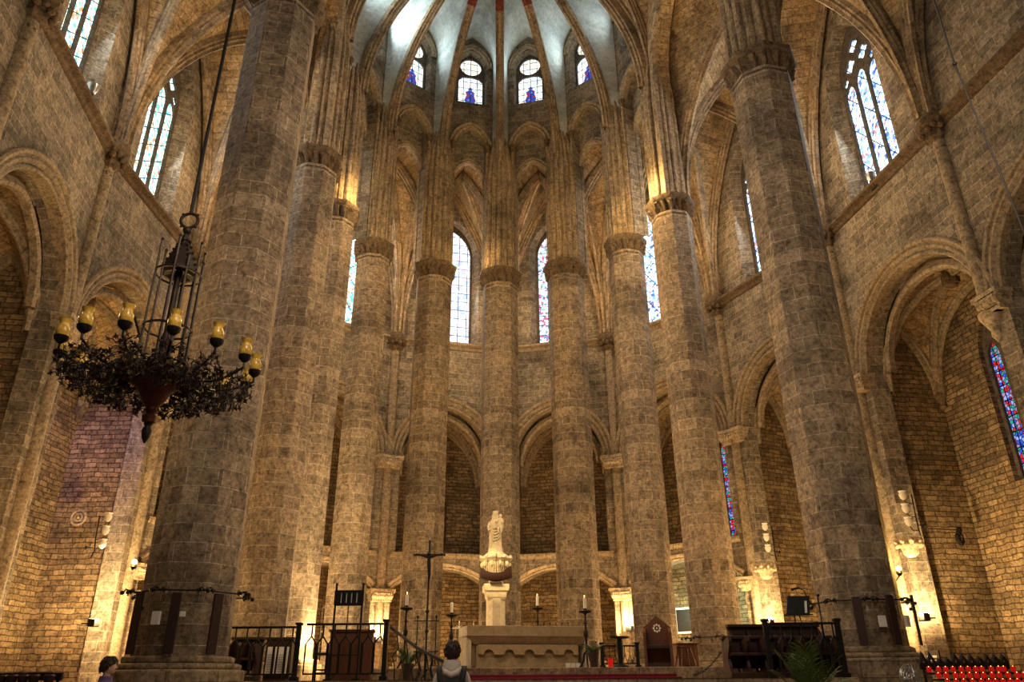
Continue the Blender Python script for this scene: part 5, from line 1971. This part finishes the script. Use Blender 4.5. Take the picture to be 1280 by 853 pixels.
hd.tube([(-.10, .06, 1.47), (-.07, .13, 1.42), (0, .165, 1.385), (.07, .13, 1.42), (.10, .06, 1.47)], [.03, .04, .045, .04, .03], 10)
hd.v = [v * k for v in hd.v]
hd.build('hood', M['hoodie'], T, smooth=70)
bp_ = MB()
rows = []
for i in range(11):
    z = .84 + .50 * i / 10
    s_ = math.sin(PI * (.12 + .80 * i / 10)) ** .5
    rows.append([Vector((.165 * s_ * math.copysign(abs(math.cos(t)) ** .5, math.cos(t)), .165 + .085 * s_ * math.copysign(abs(math.sin(t)) ** .6, math.sin(t)), z)) for t in [2 * PI * j / 24 for j in range(24)]])
bp_.grid(rows, True); bp_.face(rows[-1]); bp_.face(list(reversed(rows[0])))
bp_.v = [v * k for v in bp_.v]
bk = bp_.build('backpack', M['black'], T, smooth=60)
for s in (-1, 1):
    st = MB()
    st.grid([[p + Vector((dx, 0, 0)) for dx in (-.034, .034)] for p in [Vector(q) for q in ((s * .11, .155, 1.18), (s * .135, .15, 1.32), (s * .155, .115, 1.425), (s * .155, .03, 1.485), (s * .145, -.07, 1.46), (s * .145, -.125, 1.36), (s * .15, -.11, 1.15), (s * .16, .02, 1.0))]])
    st.v = [v * k for v in st.v]
    so = st.build('shoulder_strap', M['black'], T, smooth=60)
    md = so.modifiers.new('solid', 'SOLIDIFY'); md.thickness = .014; md.offset = 1
lp = at_y(137, 825, 12.2)
T2, k2 = person('person', 'person in a purple jacket standing in the dim left aisle', (lp.x, 12.2, 0), lp.z, 2.2, M['purple'], M['jeans'], M['hair'], M['skin'])
co = MB()
co.lathe([(.15, 1.40), (.10, 1.46), (.08, 1.53), (.07, 1.52), (.06, 1.45)], 18)
co.v = [v * k2 for v in co.v]
co.build('collar', M['purple'], T2, smooth=60)
# ------------------------------------------------------------------ light
def lamp(kind, name, loc, power, col=(1, .62, .28), size=.3, target=None, spot=None, blend=.6):
    l = bpy.data.lights.new(name, kind)
    l.energy = power
    l.color = col
    if kind in ('POINT', 'SPOT'):
        l.shadow_soft_size = size
    if kind == 'AREA':
        l.size = size
    if kind == 'SPOT':
        l.spot_size = math.radians(spot or 60)
        l.spot_blend = blend
    o = bpy.data.objects.new(name, l)
    COL.objects.link(o)
    o.location = loc
    if target is not None:
        o.rotation_euler = (Vector(target) - Vector(loc)).to_track_quat('-Z', 'Y').to_euler()
    return o
WARM, AMB = (1, .66, .33), (1, .55, .2)
# unseen points hung mid-bay, for warm light on the vaults and lower walls
for a, b in pairs:
    pl = BAY[(a, b)]
    q = (COLS[a] + COLS[b]) / 2
    m_ = (OUT[a] + OUT[b]) / 2
    p = m_.lerp(q, .5)
    lamp('POINT', 'vault_lamp', (p.x, p.y, 19.6), 270, WARM, .3)
    p = m_.lerp(q, .45)
    lamp('POINT', 'ambulatory_lamp', (p.x, p.y, 3.2), 260, AMB, .3)
# added soft fill points high over the nave; no fixtures hang there
for p, e in (((-2.0, 6.0, 9.5), 950), ((5.0, 5.5, 9.5), 750), ((1.5, 12.5, 15), 320)):
    lamp('POINT', 'nave_fill', p, e, (1, .80, .58), 1.2)
lamp('POINT', 'choir_lamp', (0, 20.5, 7), 500, WARM, .5)
lamp('POINT', 'choir_lamp', (-.3, 22.0, 15), 900, (1, .68, .32), .5)
lamp('POINT', 'aisle_fill', (-9.6, 12.6, 8.6), 200, (1, .68, .34), .4)  # added aisle fill points in mid-air, to brighten the big pillar and walls
lamp('POINT', 'aisle_fill', (10.6, 15.0, 8.0), 50, (1, .66, .32), .4)
for k_, dx, dy, e_ in (('R2', -1.35, -.7, 420), ('L3', 1.25, -.9, 200), ('R5', -1.15, -.9, 55)):
    lamp('POINT', 'capital_lamp', (COLS[k_].x + dx, COLS[k_].y + dy, 18.9), e_, (1, .66, .26), .12)
for s_ in (1.5, 4.2):
    lamp('POINT', 'green_tube_light', BAY[('R4', 'R3')].P(s_, 4.2, 1.5), 130, (.62, 1, .74), .2)
lamp('SPOT', 'altar_fill', (-2.5, 13.0, 9.5), 1100, (1, .74, .40), .15, (.3, 19.4, 2.4), 22, .8)  # added front fill to brighten the altar, no fixture behind it
lamp('SPOT', 'statue_lamp', (-2.0, 19.0, 7.0), 1900, (1, .74, .34), .1, (-.5, 24.2, 4.4), 17, .5)
lamp('POINT', 'pillar_flood', (-5.75, 24.2, 2.6), 420, (1, .72, .36), .15)
pl = BAY[('L2', 'L3')]
lamp('SPOT', 'purple_window_light', pl.P(1.2, 12.2, 1.7), 900, (.60, .40, 1.0), .2, pl.P(pl.L - .3, 7.5, 1.5), 62, .9)
for k_, s_, e_ in ((('L1', 'L2'), 2.75, 260), (('L2', 'L3'), 2.75, 260), (('R2', 'R1'), 3.15, 320), (('R3', 'R2'), 3.25, 200), (('L4', 'L5'), 2.65, 160), (('L5', 'R5'), 2.75, 200)):
    pl = BAY[k_]
    q_ = pl.P(s_, 20.6, .1)
    lamp('AREA', 'window_daylight', q_, e_, (.80, .92, 1.0), 1.9, q_ + Vector((-pl.n.x, -pl.n.y, -.25)))
lamp('SPOT', 'pillar_lamp', (-4.6, 21.4, 2.4), 1800, (1, .72, .36), .15, (-6.6, 24.5, 6.5), 70, .9)
# daylight from the clerestory washes the apse vault
for i in range(7):
    pl = Plane(COLS[APS[i]], COLS[APS[i + 1]])
    p = pl.P(pl.L / 2, 30.3, -.15)
    lamp('AREA', 'window_daylight', p, (170, 190, 90, 40, 50, 70, 40)[i], (.75, .92, 1.0), 1.1, p + Vector((-pl.n.x, -pl.n.y, .15)))
for p, e in LAMPS:
    lamp('POINT', 'star_lamp', p + Vector((0, -.12, .12)), e, (1, .6, .12), .06)
for p, pl, e in FLOODS:
    q = p + Vector((-pl.n.x, -pl.n.y, 0)) * .12 + Vector((0, 0, .16))
    lamp('POINT', 'flood_lamp', q, 750 * e, (1, .68, .30), .08)
w = bpy.data.worlds.new('world')
SC.world = w
w.use_nodes = True
bg = w.node_tree.nodes['Background']
bg.inputs[0].default_value = (.75, .62, .48, 1)
bg.inputs[1].default_value = .12

vs = SC.view_settings
vs.view_transform = 'Standard'
vs.look = 'None'
vs.exposure = 0.0
vs.gamma = 1
vs.use_curve_mapping = False
SC.cycles.use_denoising = True
SC.cycles.max_bounces = 6
SC.cycles.sample_clamp_indirect = 6
